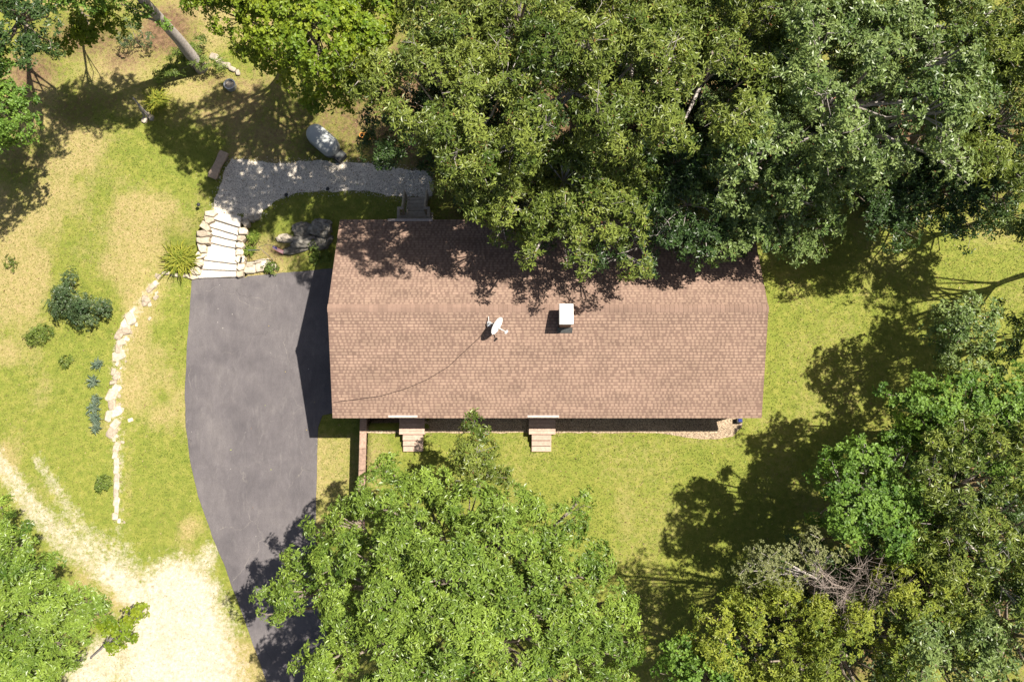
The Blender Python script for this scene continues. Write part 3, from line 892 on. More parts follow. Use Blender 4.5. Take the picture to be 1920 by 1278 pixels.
# low stone edging west of the steps (below the daylilies)
eo = upg(335, 516)
edging = thing('stone_edging', eo, 'short grey stone edging beside the spiky yellow-green plant', 'stone wall')
for px, py in ((313, 513), (328, 516), (345, 517), (357, 517)):
    stone(edging, eo, upg(px, py) + np.array([0, 0, .03]), (.42, .16, .22), rng.normal(0, .1), 'stone', 0.9)
# bank stones right of the steps
bo = upg(480, 500)
bank = thing('stone_edging', bo, 'flat stones edging the bank between the steps and the house', 'stone wall')
for px, py, w, d_, rz, tn in ((470, 505, .62, .42, .1, .9), (489, 502, .5, .4, .2, 1.1), (500, 495, .5, .35, .5, 1.2), (482, 492, .8, .14, .25, 1.0), (470, 497, .35, .3, .1, .7), (513, 500, .4, .3, .4, .9), (473, 412, .3, .28, 0, .8), (483, 409, .3, .25, .4, .8)):
    stone(bank, bo, upg(px, py) + np.array([0, 0, .08]), (w, d_, .26), rz, 'stone', tn)
# boulders near the house corner
def rock_mesh(seed):
    import bmesh
    from mathutils import noise as mn
    bm = bmesh.new(); bmesh.ops.create_icosphere(bm, subdivisions=3, radius=.5)
    o_ = Vector((seed * 7.3, seed * 3.1, 1))
    for v in bm.verts:
        c_ = v.co.normalized()
        # facet: clip against random planes, then roughen
        rad = .5
        rr = random.Random(seed)
        for _ in range(9):
            pn = Vector((rr.gauss(0, 1), rr.gauss(0, 1), rr.gauss(0, .8))).normalized(); dd = rr.uniform(.30, .42)
            k = c_.dot(pn)
            if k > 0.05: rad = min(rad, dd / k)
        v.co = c_ * (rad + .10 * mn.noise(c_ * 2.6 + o_) + .07 * mn.noise(c_ * 6 + o_) + .03 * mn.noise(c_ * 14 + o_))
    V = np.array([v.co[:] for v in bm.verts]); F = np.array([[v.index for v in f.verts] for f in bm.faces]); bm.free()
    return V, F
for px, py, sx_, sy_, sz_, rz, tn, mt, lab in (
        (604, 428, 1.15, .85, .8, -.3, 1.0, 'boulder', 'largest dark grey boulder at the house corner'),
        (566, 432, .9, .65, .5, .2, .8, 'boulder', 'dark boulder half sunk in the bank grass'),
        (572, 453, 1.3, .6, .55, .15, 1.0, 'boulder', 'long grey boulder between two larger rocks on the bank'),
        (605, 452, 1.0, .7, .6, .4, .8, 'boulder', 'dark rounded rock under the roof edge'),
        (537, 447, .75, .42, .35, .1, .9, 'stone', 'flat brownish rock at the end of the boulder group'),
        (555, 466, 1.2, .45, .35, .25, .7, 'boulder', 'low dark rock above the driveway bank')):
    V, F = rock_mesh(int(px))
    o = mk('boulder', V, F, M[mt], col=np.tile([tn, tn, tn], (len(V), 1)))
    o.location = upg(px, py) + np.array([0, 0, sz_ * .2]); o.scale = (sx_ * 1.25, sy_ * 1.25, sz_ * 1.2); o.rotation_euler = (0, 0, rz)
    tag(o, lab, 'boulder', 'boulders at the house corner')
# stones by the fallen branches under the leaning trunk
for px, py, s_ in ((402, 108, .55), (412, 118, .6), (425, 124, .5), (437, 131, .42), (447, 138, .35)):
    o = stone(None, None, upg(px, py) + np.array([0, 0, .06]), (s_ * .8, s_ * .55, .2), rng.uniform(0, 3), 'stone', .75, 'rock')
    tag(o, 'pale rock in the short line below the leaning trunk', 'rock', 'rocks below the leaning trunk')

# log bench (thick weathered slab)
a_, b_ = upg(425, 290), upg(401, 338)
d_ = (b_ - a_)[:2]; L_ = np.linalg.norm(d_); ang = math.atan2(d_[1], d_[0])
mid = (a_ + b_) / 2; mid[2] = min(a_[2], b_[2])
lb = thing('slab_bench', mid, 'weathered brown slab bench on the grass by the gravel path', 'bench', rz=ang)
g = MB()
n_ = 7; V = []; F = []
for i in range(n_ + 1):
    x_ = -L_ / 2 + L_ * i / n_
    w_ = 0.215 + 0.02 * rng.normal(); zt_ = 0.40 + 0.008 * rng.normal()
    V += [(x_, -w_, 0.26), (x_, -w_ - .01, zt_ - .03), (x_, -w_ + .035, zt_), (x_, w_ - .035, zt_), (x_, w_ + .01, zt_ - .03), (x_, w_, 0.26)]
for i in range(n_):
    for k in range(6): F.append((i*6+k, (i+1)*6+k, (i+1)*6+(k+1)%6, i*6+(k+1)%6))
F += [(5,4,3,2,1,0), tuple(n_*6+k for k in range(6))]
g.add(V, [f[::-1] for f in F], (0.95, 0.82, 0.72)); g.build('seat', M['wood_grey'], lb)
for xs in (-L_ / 2 + .22, L_ / 2 - .22):
    MB().box((xs - .11, -.16, -.1), (xs + .11, .16, .258), (.7, .65, .6)).build('leg', M['wood_grey'], lb)

# grey tank with black box
a_, b_ = upg(585, 245), upg(628, 288)
ta = unproj(589, 246, 0.55); tb = unproj(616, 269, 0.55)
d_ = (tb - ta)[:2]; L_ = np.linalg.norm(d_); ang = math.atan2(d_[1], d_[0])
mid = (ta + tb) / 2; mid[2] = float(hz(mid[0], mid[1]))
tk = thing('storage_tank', mid, 'pale grey capsule-shaped tank lying on the shaded grass', 'tank', rz=ang)
# stadium outline swept to a shallow crowned capsule
V, F = [], []
L_ *= .9; R_ = 0.47; prof = [(0.80, 0.10), (0.97, 0.16), (1.0, 0.30), (1.0, 0.72), (0.955, 0.84), (0.80, 0.93), (0.5, 0.985), (0.18, 1.0)]
NS = 32
for r_, z_ in prof:
    for k in range(NS):
        w = 2 * math.pi * k / NS
        cx_ = L_ / 2 if math.cos(w) > 0 else -L_ / 2
        if abs(math.cos(w)) < 1e-6: cx_ = 0
        V.append((cx_ * min(1, .55 + .45 * r_) + R_ * r_ * math.cos(w), R_ * r_ * math.sin(w), z_))
for i in range(len(prof) - 1):
    for k in range(NS): F.append((i*NS+k, i*NS+(k+1)%NS, (i+1)*NS+(k+1)%NS, (i+1)*NS+k))
F.append(tuple(range(NS))[::-1]); F.append(tuple((len(prof)-1)*NS+k for k in range(NS)))
mk('shell', V, F, M['tank'], tk, smooth=True)
for xs in (-L_ / 2, L_ / 2):
    MB().box((xs - .07, -.42, -.1), (xs + .07, .42, .12)).build('support', M['dark_grey'], tk)
V2 = [(x_ * 1.03, y_ * 1.03, z_) for x_, y_, z_ in V[2*NS:3*NS]] + [(x_ * 1.03, y_ * 1.03, z_ + .07) for x_, y_, z_ in V[2*NS:3*NS]]
mk('band', V2, [(k, (k+1)%NS, NS+(k+1)%NS, NS+k) for k in range(NS)], M['dark_grey'], tk)
x_ = L_ / 2 + R_
bx = MB().box((x_ - .02, -.27, -.05), (x_ + .36, .27, .40)).build('step_box', M['black'], tk)
MB().box((x_ + .03, -.20, .402), (x_ + .30, .20, .425)).build('lid', M['dark_grey'], bx)

# terracotta pots
for px, py in ((680, 257), (687.5, 257), (691, 263)):
    p = upg(px, py)
    pt = thing('plant_pot', p, 'empty orange pot in the cluster under the dark tree', 'plant pot', 'orange pots')
    MB().lathe([(0.0, 0.0), (.085, 0), (.12, .22), (.135, .22), (.135, .26), (.108, .26), (.10, .19), (0.0, .19)], 18).build('shell', M['terracotta'], pt)
    MB().lathe([(.099, .193), (0.0, .197)], 18).build('soil', M['soil'], pt)
# galvanised ring planter
p = upg(434, 163)
rp = thing('metal_planter', p, 'round grey metal ring planter on the straw-coloured grass', 'planter')
MB().lathe([(.26, -.03), (.27, .3), (.285, .31), (.285, .33), (.235, .33), (.225, .2)], 24).build('shell', M['steel'], rp)
MB().lathe([(.226, .2), (0.0, .22)], 24).build('soil', M['wood_grey'], rp)
# grey pole frame beside the spiky plant
p0 = upg(270, 208)
pf = thing('pole_frame', p0, 'leaning frame of bare grey poles beside the spiky plant', 'frame')
A = unproj(250, 184, 1.5); 
MB().tube([upg(281, 219) + [0, 0, -.05], unproj(266, 203, .8), A], [.05, .045, .04], 8).build('pole', M['bark_pale'], pf, p0)
MB().tube([upg(272, 221) + [0, 0, -.05], unproj(258.5, 196, 1.1)], [.04, .035], 8).build('pole', M['bark_pale'], pf, p0)
MB().tube([upg(279, 222) + [0, 0, -.05], unproj(262, 200, 1.05)], [.035, .03], 8).build('pole', M['bark_pale'], pf, p0)
MB().tube([unproj(259, 197, 1.08), unproj(266, 206, .75)], [.025, .025], 6).build('crossbar', M['bark_pale'], pf, p0)
for px, py, s_ in ((272, 226, .3), (285, 222, .26), (279, 214, .22)):
    o = stone(None, None, upg(px, py) + np.array([0, 0, .05]), (s_, s_ * .8, .2), rng.uniform(0, 3), 'stone', 1.0, 'rock')
    tag(o, 'small rock at the foot of the leaning pole frame', 'rock', 'rocks at the pole frame')
# black path lights
for (px, py), lab in zip(((378, 389), (541, 371), (618, 360)), ('black path light at the top of the stone steps', 'black path light at the inner bend of the gravel path', 'black path light along the straight edge of the gravel path')):
    p = upg(px, py)
    pl_ = thing('path_light', p, lab, 'path light', 'path lights')
    MB().tube([(0, 0, -.05), (0, 0, .42)], [.012, .012], 6).build('stake', M['black'], pl_)
    MB().lathe([(.0, .50), (.05, .49), (.095, .44), (.09, .43), (.04, .43)], 14).build('lamp_shade', M['black'], pl_)
    MB().lathe([(.035, .34), (.038, .428)], 10).build('lens', M['dark_grey'], pl_)
# two dark round knobs on the steps' side stones: small lights
for px, py in ((452.5, 483), (451.5, 488)):
    p = unproj(px, py, -0.72)
    MBx = MB().lathe([(0, .06), (.04, .05), (.055, .0), (.05, -.04), (0, -.04)], 12, at=tuple(p)).build('step_light', M['black'])
    tag(MBx, 'small round black light on a side stone of the steps', 'light', 'lights on the steps')
# flag on a leaning pole, planted in the bank
fo = upg(512, 487)
fl = thing('flag', fo, 'small striped red white and blue flag on a leaning pole in the bank', 'flag')
ft = unproj(485, 463, 0.55)
MB().tube([fo + [0, 0, -.1], ft], [.018, .014], 6).build('pole', M['wood_grey'], fl, fo)
fa, fb = unproj(512, 460, .35), unproj(532, 470, .2)
du = (fb - fa); dv = np.array([-.07, -.12, -.2])
NSTR = 9
def fpt(u, v):
    return fa + du * u + dv * v + np.array([0, 0, .035 * math.sin(u * 7 + v * 2)])
cloth = MB()
flag_cloth = None
for s_ in range(NSTR):
    V = []; F = []
    for i in range(9):
        for vv in (s_ / NSTR, (s_ + 1) / NSTR): V.append(fpt(i / 8, vv))
    for i in range(8): F.append((2*i, 2*i+1, 2*i+3, 2*i+2))
    o = mk('stripe', V, F, M['red'] if s_ % 2 == 0 else M['white_cloth'], fl, origin=fo)
V = [fpt(i / 8, v) + np.array([0, 0, .006]) for i in range(4) for v in (0.0, 0.55)]
mk('canton', V, [(2*i, 2*i+1, 2*i+3, 2*i+2) for i in range(3)], M['blue'], fl, origin=fo)
MB().tube([ft + [0, 0, -.01], unproj(500, 458, .4), fa], [.012, .01, .01], 6).build('arm', M['black'], fl, fo)
MB().tube([unproj(465, 469, .12), unproj(487, 469, .2)], [.03, .03], 6).build('arm', M['dark_grey'], fl, fo)
# red feeder under the canopy edge
p = unproj(838, 276, 1.6)
fd = thing('hanging_feeder', (p[0], p[1], float(hz(p[0], p[1]))), 'small red feeder on a pole at the canopy edge', 'bird feeder')
zf = 1.6 - float(hz(p[0], p[1]))
MB().tube([(0, 0, -.05), (0, 0, zf)], [.012, .012], 6).build('pole', M['black'], fd)
MB().lathe([(0, zf + .28), (.14, zf + .22), (.15, zf + .19), (.05, zf + .17), (.05, zf + .05), (.15, zf + .02), (.15, zf), (0, zf)], 14).build('feeder_body', M['red'], fd)
# dark meter at the right end of the gravel strip
p = upg(1384, 789)
ut = thing('utility_box', p, 'small blue-grey utility box on the gravel at the right house corner', 'utility box')
MB().box((-.13, -.1, -.05), (.13, .1, .34), None, .02).build('housing', M['dark_grey'], ut)
MB().box((-.08, -.07, .342), (.08, .07, .38), None, .015).build('lid', M['blue'], ut)

# ------------------------------------------------------------------ foliage
def unit(v): return v / (np.linalg.norm(v, axis=-1, keepdims=True) + 1e-9)

def whorls(r, C, A, nl, L, ratio, tint, el=(-0.15, 0.55), tipred=0.0):
    """n whorls of nl folded leaves; C centres, A axes, tint nx3 -> V, F(quads), colours"""
    n = len(C)
    ref = np.where(np.abs(A[:, 2:3]) < 0.9, np.array([[0, 0, 1.0]]), np.array([[1.0, 0, 0]]))
    t1 = unit(np.cross(A, ref)); t2 = np.cross(A, t1)
    ph = (np.arange(nl)[None] / nl + r.random((n, 1))) * 2 * np.pi + r.normal(0, .25, (n, nl))
    e = r.uniform(el[0], el[1], (n, nl))
    D = np.cos(e)[..., None] * (np.cos(ph)[..., None] * t1[:, None] + np.sin(ph)[..., None] * t2[:, None]) + np.sin(e)[..., None] * A[:, None]
    S = unit(np.cross(D, A[:, None]) + r.normal(0, .35, (n, nl, 3)))
    S = unit(S - D * (S * D).sum(-1, keepdims=True))
    N = np.cross(S, D)
    m = r.random((n, nl)) < tipred
    ll = (L * r.uniform(.65, 1.15, (n, nl)) * np.where(m, .5, 1))[..., None]
    hw = ll * ratio * 0.5
    B = C[:, None] + D * 0.06 * ll
    up = np.sign(N[..., 2:3] + 1e-6)
    P0 = B
    P1 = B + D * ll * .55 + S * hw + N * up * ll * .06
    P2 = B + D * ll - N * up * ll * .16
    P3 = B + D * ll * .55 - S * hw + N * up * ll * .06
    V = np.stack([P0, P1, P2, P3], 2).reshape(-1, 3)
    F = np.arange(n * nl * 4).reshape(-1, 4)
    c = tint[:, None] * r.uniform(.78, 1.25, (n, nl, 1))
    if tipred > 0:
        c[m] = np.array([0.24, 0.09, 0.04]) * r.uniform(.7, 1.2, (m.sum(), 1))
    c = np.repeat(c.reshape(-1, 3), 4, axis=0)
    return V, F, c

SPECIES = {
    #            leaf len ratio nl  whorls/m2  colours (low, high)                               tipred  mat
    'oak':       dict(L=.185, ratio=.36, nl=8, w=33, c0=(.055, .110, .014), c1=(.240, .325, .052), red=0.002, mat='leaf_gloss'),
    'bronze':    dict(L=.20, ratio=.34, nl=7, w=22, c0=(.042, .080, .010), c1=(.235, .275, .055), red=0.025, mat='leaf_gloss'),
    'pale':      dict(L=.175, ratio=.50, nl=6, w=24, c0=(.040, .085, .014), c1=(.225, .285, .090), red=0.010, mat='leaf_gloss'),
    'dark':      dict(L=.17, ratio=.45, nl=6, w=24, c0=(.022, .050, .012), c1=(.065, .110, .026), red=0.0, mat='leaf_gloss'),  # dark green; also carries the shade below the canopy in its colour
    'maple':     dict(L=.15, ratio=.75, nl=5, w=30, c0=(.075, .140, .008), c1=(.215, .260, .018), red=0.0, mat='leaf'),
    'green':     dict(L=.15, ratio=.70, nl=5, w=30, c0=(.045, .105, .014), c1=(.175, .275, .040), red=0.0, mat='leaf'),
    'yellow':    dict(L=.15, ratio=.45, nl=6, w=26, c0=(.062, .115, .014), c1=(.300, .320, .042), red=0.0, mat='leaf'),
    'birch':     dict(L=.09, ratio=.65, nl=5, w=22, c0=(.120, .140, .045), c1=(.210, .215, .090), red=0.0, mat='leaf'),
    'shrub':     dict(L=.10, ratio=.5, nl=6, w=80, c0=(.028, .060, .020), c1=(.110, .150, .060), red=0.0, mat='leaf_gloss'),
    'shrub_y':   dict(L=.13, ratio=.42, nl=6, w=60, c0=(.075, .125, .020), c1=(.180, .220, .045), red=0.0, mat='leaf'),
}
LEAFCOUNT = 0

def bough(r, c, br, out, sp, dens=1.0, flat=0.7):
    """leafy puff: whorls on clumps over the upper shell of a flattened ellipsoid"""
    S = SPECIES[sp]
    ncl = max(3, int(12 * br ** 2))
    # clumps
    d = unit(r.normal(size=(ncl, 3)) * [1, 1, .9] + np.array([0, 0, .55]))
    rad = br * r.uniform(.45, 1.0, (ncl, 1)) ** .5
    cc = c + d * rad * [1, 1, flat] + out * 0.15 * br
    cr = r.uniform(.26, .50, ncl) * min(1.0, .6 + br * .3)
    nw = np.maximum(3, (S['w'] * np.pi * cr ** 2 * dens * 1.5).astype(int))
    idx = np.repeat(np.arange(ncl), nw)
    n = len(idx)
    a = r.random(n) * 2 * np.pi; q = np.sqrt(r.random(n)) * 1.15
    ax = unit(d + np.array([0, 0, .7]) + 0.5 * out)[idx]
    ref = unit(np.cross(ax, np.array([0.3, 0.2, 1.0]) + 0 * ax)); r2_ = np.cross(ax, ref)
    off = (np.cos(a) * q * cr[idx])[:, None] * ref + (np.sin(a) * q * cr[idx])[:, None] * r2_ + ax * (r.normal(0, .10, n) - .30 * q ** 2 * cr[idx])[:, None]
    C = cc[idx] + off
    A = unit(ax + .55 * unit(off) * q[:, None] + r.normal(0, .28, (n, 3)))
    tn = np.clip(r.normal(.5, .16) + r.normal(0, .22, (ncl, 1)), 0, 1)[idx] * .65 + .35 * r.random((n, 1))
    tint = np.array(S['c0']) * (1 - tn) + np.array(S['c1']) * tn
    return whorls(r, C, A, S['nl'], S['L'], S['ratio'], tint, tipred=S['red']), cc

def tree(name, label, sp, seed, ctr=None, R=3.0, rz=None, boughs=None, base=None, group='trees', dens=1.0, trunk_r=None, bare=0, cover=1.0, bark='bark'):
    """tree > trunk, branches, crown.  ctr: crown middle in the place; boughs: explicit list of (point, radius)"""
    global LEAFCOUNT
    r = np.random.default_rng(seed)
    B = []
    if boughs is None:
        rz = rz or R * 0.62
        br0 = max(.5, min(1.3, R * .31))
        nb = max(6, int(round(1.75 * (R / br0) ** 2 * .8 * cover)))
        for i in range(nb):
            tt = (i + .5) / nb
            th = math.acos(max(-1, 1 - 1.25 * tt)); ph = i * 2.39996 + r.normal(0, .3) + seed
            k = r.uniform(.58, 1.0)
            u = np.array([math.sin(th) * math.cos(ph), math.sin(th) * math.sin(ph), math.cos(th)])
            stretch = 1 + .16 * math.sin(2 * ph + seed) + .12 * math.sin(3 * ph + 2 * seed)
            p = ctr + u * np.array([R * k * stretch, R * k * stretch, rz * k])
            B.append((p, br0 * r.uniform(.72, 1.2)))
        cen = ctr
    else:
        B = [(np.asarray(p, float), rr) for p, rr in boughs]
        cen = np.mean([p for p, _ in B], 0)
    if base is None:
        out_ = (cen[:2] - np.array([0, CAM_Y])) * (cen[2] / (CAM_H - cen[2]))      # woodland-edge trees lean in towards the clearing
        base = np.array([cen[0] + .5 * out_[0] + r.normal(0, .25), cen[1] + .5 * out_[1] + r.normal(0, .25), 0.0])
    base = np.array([base[0], base[1], float(hz(base[0], base[1]))])
    VV, FF, CC = [], [], []; n0 = 0; clumps = []
    for p, rr in B:
        out = p - cen; out[2] *= .5; out = out / (np.linalg.norm(out) + .4)
        (V, F, c), cc = bough(r, p, rr, out, sp, dens)
        VV.append(V); FF.append(F + n0); CC.append(c); n0 += len(V); clumps.append(cc)
    root = thing(name, base, label, 'tree' if 'tree' in name else 'shrub', group)
    V = np.vstack(VV); LEAFCOUNT += len(V) // 4
    mk('crown', V, np.vstack(FF), M[SPECIES[sp]['mat']], root, col=np.vstack(CC), origin=base)
    # trunk
    top = cen + np.array([0, 0, .25 * (max(p[2] for p, _ in B) - cen[2])])
    size = max(np.linalg.norm(p - cen) + rr for p, rr in B)
    tr = trunk_r or max(.025, .045 * size)
    tb = MB(); m1 = base + (top - base) * .35 + np.array([r.normal(0, .1 * size / 3), r.normal(0, .1 * size / 3), 0]); m2 = base + (top - base) * .7 + np.array([r.normal(0, .12 * size / 3), r.normal(0, .12 * size / 3), 0])
    tb.tube([base - [0, 0, .15], base + (m1 - base) * .15, m1, m2, top], [tr * 1.35, tr * 1.05, tr * .9, tr * .65, tr * .3], 9)
    tb.build('trunk', M[bark], root, base, smooth=True)
    lb_ = MB()
    for (p, rr), cc in zip(B, clumps):
        s_ = r.uniform(.35, .8); st = (m1 + (m2 - m1) * (s_ - .35) / .35) if s_ < .7 else (m2 + (top - m2) * (s_ - .7) / .3)
        if st[2] > p[2] + .3: st = base + (top - base) * max(.15, min(.8, (p[2] - base[2] - .4) / (top[2] - base[2] + 1e-6)))
        mid_ = st * .45 + p * .55 + np.array([0, 0, -.12 * np.linalg.norm(p - st)]) + r.normal(0, .08, 3)
        k0 = tr * .42
        lb_.tube([st, mid_, p - [0, 0, .1 * rr]], [k0, k0 * .65, k0 * .35], 6, cap=False)
        for q in cc[::2]:
            lb_.tube([mid_ * .3 + p * .7 - [0, 0, .1 * rr], (p + q) / 2 + r.normal(0, .05, 3), q + (q - p) * .12], [k0 * .32, k0 * .2, .006], 4, cap=False)
    for k in range(bare):
        # leafless twigs poking out
        p, rr = B[r.integers(len(B))]
        e = p + unit(r.normal(size=3) + [0, 0, .8]) * rr * 1.1
        s0 = p - [0, 0, .2]
        lb_.tube([s0, (s0 + e) / 2 + r.normal(0, .1, 3), e], [.02, .013, .005], 4, cap=False)
        for _ in range(4):
            f_ = s0 + (e - s0) * r.uniform(.4, .9); g_ = f_ + r.normal(0, .3, 3)
            lb_.tube([f_, g_], [.012, .004], 3, cap=False)
    if lb_.V: lb_.build('branches', M['bark_pale' if bare else bark], root, base)
    return root

def U(px, py, z): return unproj(px, py, z)
def BL(lst): return [(U(px, py, z), rr) for px, py, z, rr in lst]

# --- front oak
G1 = 'tall trees around the house'
tree('oak_tree', 'big bright green oak with star-like leaf sprays in front of the house', 'oak', 1, boughs=BL([
    (850, 1080, 9.8, 1.45), (770, 1020, 9.0, 1.3), (930, 1020, 9.2, 1.3), (850, 1180, 9.8, 1.5), (965, 1110, 9.3, 1.35), (745, 1120, 9.2, 1.4),
    (710, 935, 6.8, 1.05), (795, 915, 6.4, 1.0), (880, 960, 7.8, 1.15), (975, 945, 6.4, .95), (1055, 985, 6.6, .9), (1060, 1075, 7.8, 1.15), (1110, 1050, 6.2, .85), (1135, 1130, 6.6, 1.0),
    (1050, 1180, 8.4, 1.35), (950, 1220, 9.0, 1.4), (840, 1275, 9.0, 1.4), (730, 1225, 8.8, 1.35), (645, 1155, 7.8, 1.15), (640, 1050, 7.2, 1.1), (565, 1115, 6.2, .9), (508, 1108, 5.6, .55), (515, 1150, 5.4, .5), (570, 1050, 6.0, .75),
    (660, 975, 6.2, .9), (605, 990, 5.6, .6), (625, 1235, 7.4, 1.1), (590, 1265, 6.4, .9), (1125, 1225, 7.0, 1.1), (1185, 1170, 5.8, .5), (1175, 1215, 6.0, .65), (735, 885, 5.8, .7), (1035, 1280, 8.0, 1.3), (1150, 1290, 6.4, 1.0), (700, 1330, 8.4, 1.4), (900, 1360, 8.4, 1.5), (1090, 1400, 7, 1.4), (800, 1420, 7.4, 1.5),
    (690, 1060, 8.2, 1.0), (800, 1100, 7.2, 1.2), (900, 1150, 7.2, 1.2), (1000, 1040, 7.4, 1.0), (820, 970, 7.0, .9), (540, 1085, 5.4, .5), (1085, 940, 5.6, .5)]),
    base=U(880, 1110, -0.3), group=G1, trunk_r=.28, bare=0)
tree('young_tree', 'slim olive-green young tree reaching up to the front eave', 'bronze', 2, boughs=BL([
    (897, 800, 5.4, .62), (880, 828, 5.2, .75), (908, 840, 5.0, .7), (866, 858, 4.8, .65), (892, 868, 5.2, .8), (870, 885, 4.6, .6), (928, 890, 4.6, .7), (950, 895, 4.2, .5), (905, 905, 4.8, .6), (888, 845, 4.4, .7)]),
    base=U(897, 925, 0), group=G1, trunk_r=.07, bare=3, bark='bark_pale')
# --- top canopy, left to right
T = lambda lab, sp, seed, px, py, z, R, **k: tree('broadleaf_tree', lab, sp, seed, ctr=U(px, py, z), R=R, group=G1, **k)
tree('maple_tree', 'sunlit yellow-green maple above the shaded lawn and grey tank', 'maple', 10, boughs=BL([
    (600, 60, 12.0, 1.5), (520, 40, 11.4, 1.35), (665, 80, 11.0, 1.3), (570, 120, 10.4, 1.15), (480, 60, 10.2, .95), (430, 25, 10.2, .95), (460, 90, 8.6, .65), (510, 115, 9.2, .8), (625, 150, 9.0, 1.0), (600, 185, 7.6, .7),
    (690, 30, 11.4, 1.3), (560, -20, 11.8, 1.5), (660, -40, 11.8, 1.5), (460, -20, 11.2, 1.35), (385, -5, 10.0, .9), (655, 180, 7.4, .7), (390, -60, 10.6, 1.4), (520, -100, 11.2, 1.8), (640, -110, 11.2, 1.8), (690, 140, 9.4, .9), (695, 45, 9.0, 1.1), (670, 20, 9.4, 1.0), (350, -50, 10.2, 1.0)]), group=G1, base=U(570, 20, 0), trunk_r=.22, dens=1.0)
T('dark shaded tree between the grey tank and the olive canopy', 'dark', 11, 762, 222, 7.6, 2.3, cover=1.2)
T('olive tree with reddish leaf centres next to the yellow-green maple', 'bronze', 12, 830, 95, 11.5, 2.9, bare=6)
T('olive broadleaf tree at the top of the canopy with pale bare twigs', 'bronze', 13, 960, 30, 11.5, 3.4, bare=8)
T('rounded olive tree in the centre of the canopy behind the house', 'bronze', 14, 1100, 150, 12, 3.4, bare=10)
T('olive tree whose branches reach over the gravel path end', 'bronze', 15, 880, 215, 12.0, 2.6, bare=8)
tree('broadleaf_tree', 'dull olive tree overhanging the shingles behind the ridge chimney', 'bronze', 16, boughs=BL([
    (1060, 330, 9.6, 1.5), (980, 320, 8.6, 1.3), (1130, 300, 9.2, 1.4), (1120, 380, 9.2, 1.3), (1030, 390, 8.8, 1.3), (960, 390, 8.8, 1.0), (900, 330, 9.2, 1.1), (860, 300, 9.2, .9), (850, 340, 9, .7), (900, 385, 8.6, .8), (940, 350, 9.2, 1.1),  (1180, 360, 8.8, 1.2), (1090, 430, 8.4, 1.1), (1010, 440, 7.6, .9), (945, 425, 7.2, .7), (1180, 430, 8.2, .9), (1060, 470, 8.4, .6), (1000, 480, 8.2, .5), (1100, 500, 8.2, .5), (1190, 490, 8.2, .6)]), group=G1, base=U(1060, 345, 0), trunk_r=.2, bare=8)
T('olive tree with grey forked twigs at the canopy top edge', 'bronze', 17, 1200, 40, 12, 3.2, bare=8)
T('bronze-green tree beside the pale glossy tree', 'bronze', 18, 1330, 110, 11.8, 3.2, bare=8)
tree('broadleaf_tree', 'grey-green tree hanging over the roof beside the ridge', 'dark', 19, boughs=BL([
    (1270, 300, 8.8, 1.3), (1240, 370, 8.4, 1.2), (1300, 380, 8.2, 1.2), (1250, 430, 7.8, 1.0), (1190, 470, 7.4, .8), (1150, 490, 7.2, .55), (1210, 500, 6.9, .5), (1120, 475, 7.2, .6), (1320, 440, 7.4, .9), (1290, 470, 7.0, .7)]), group=G1, base=U(1270, 330, 0), trunk_r=.18, bare=4, dens=1.1)
T('large pale glossy-leaved oak spreading over the right of the canopy', 'pale', 20, 1590, 190, 11.5, 4.3, bare=6, cover=1.3)
T('pale grey-green tree close to the roof corner', 'pale', 21, 1440, 290, 9.2, 3.0, bare=4)
tree('broadleaf_tree', 'light green low tree at the house corner under the pale oak', 'pale', 22, boughs=BL([
    (1500, 410, 7.4, 1.1), (1540, 430, 6.8, .9), (1470, 450, 6.8, .9), (1510, 460, 6.2, .8), (1420, 440, 7.0, 1.0), (1370, 450, 7.0, .9), (1340, 475, 6.8, .7), (1450, 400, 7.6, 1.1), (1320, 490, 6.5, .5), (1560, 385, 6.8, .9), (1390, 400, 7.6, 1.0)]), group=G1, base=U(1480, 400, 0), trunk_r=.14)
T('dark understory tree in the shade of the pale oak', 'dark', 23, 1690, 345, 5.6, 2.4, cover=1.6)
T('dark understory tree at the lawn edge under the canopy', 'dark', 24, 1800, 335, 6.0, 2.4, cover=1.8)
T('olive tree above the upper right corner of the lawn', 'bronze', 25, 1880, 220, 8.6, 3.2, bare=3, cover=1.6)
T('dull green tree at the upper right end of the canopy', 'bronze', 26, 1850, 40, 9.5, 3.4, bare=3, cover=1.35)
T('pale green tree between the glossy oak and the dull end tree', 'pale', 27, 1700, 20, 10, 3.2, bare=4, cover=1.35)
T('grey-green tree at the top above the glossy oak', 'pale', 28, 1480, 30, 10, 3.3, bare=4)
T('small leafy tree at the lawn corner below the olive tree', 'pale', 29, 1890, 365, 5.2, 1.9, cover=1.8)
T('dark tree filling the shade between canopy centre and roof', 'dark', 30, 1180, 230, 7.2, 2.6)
T('dark low tree deep in the canopy shade above the house', 'dark', 31, 1400, 190, 7.0, 2.6)
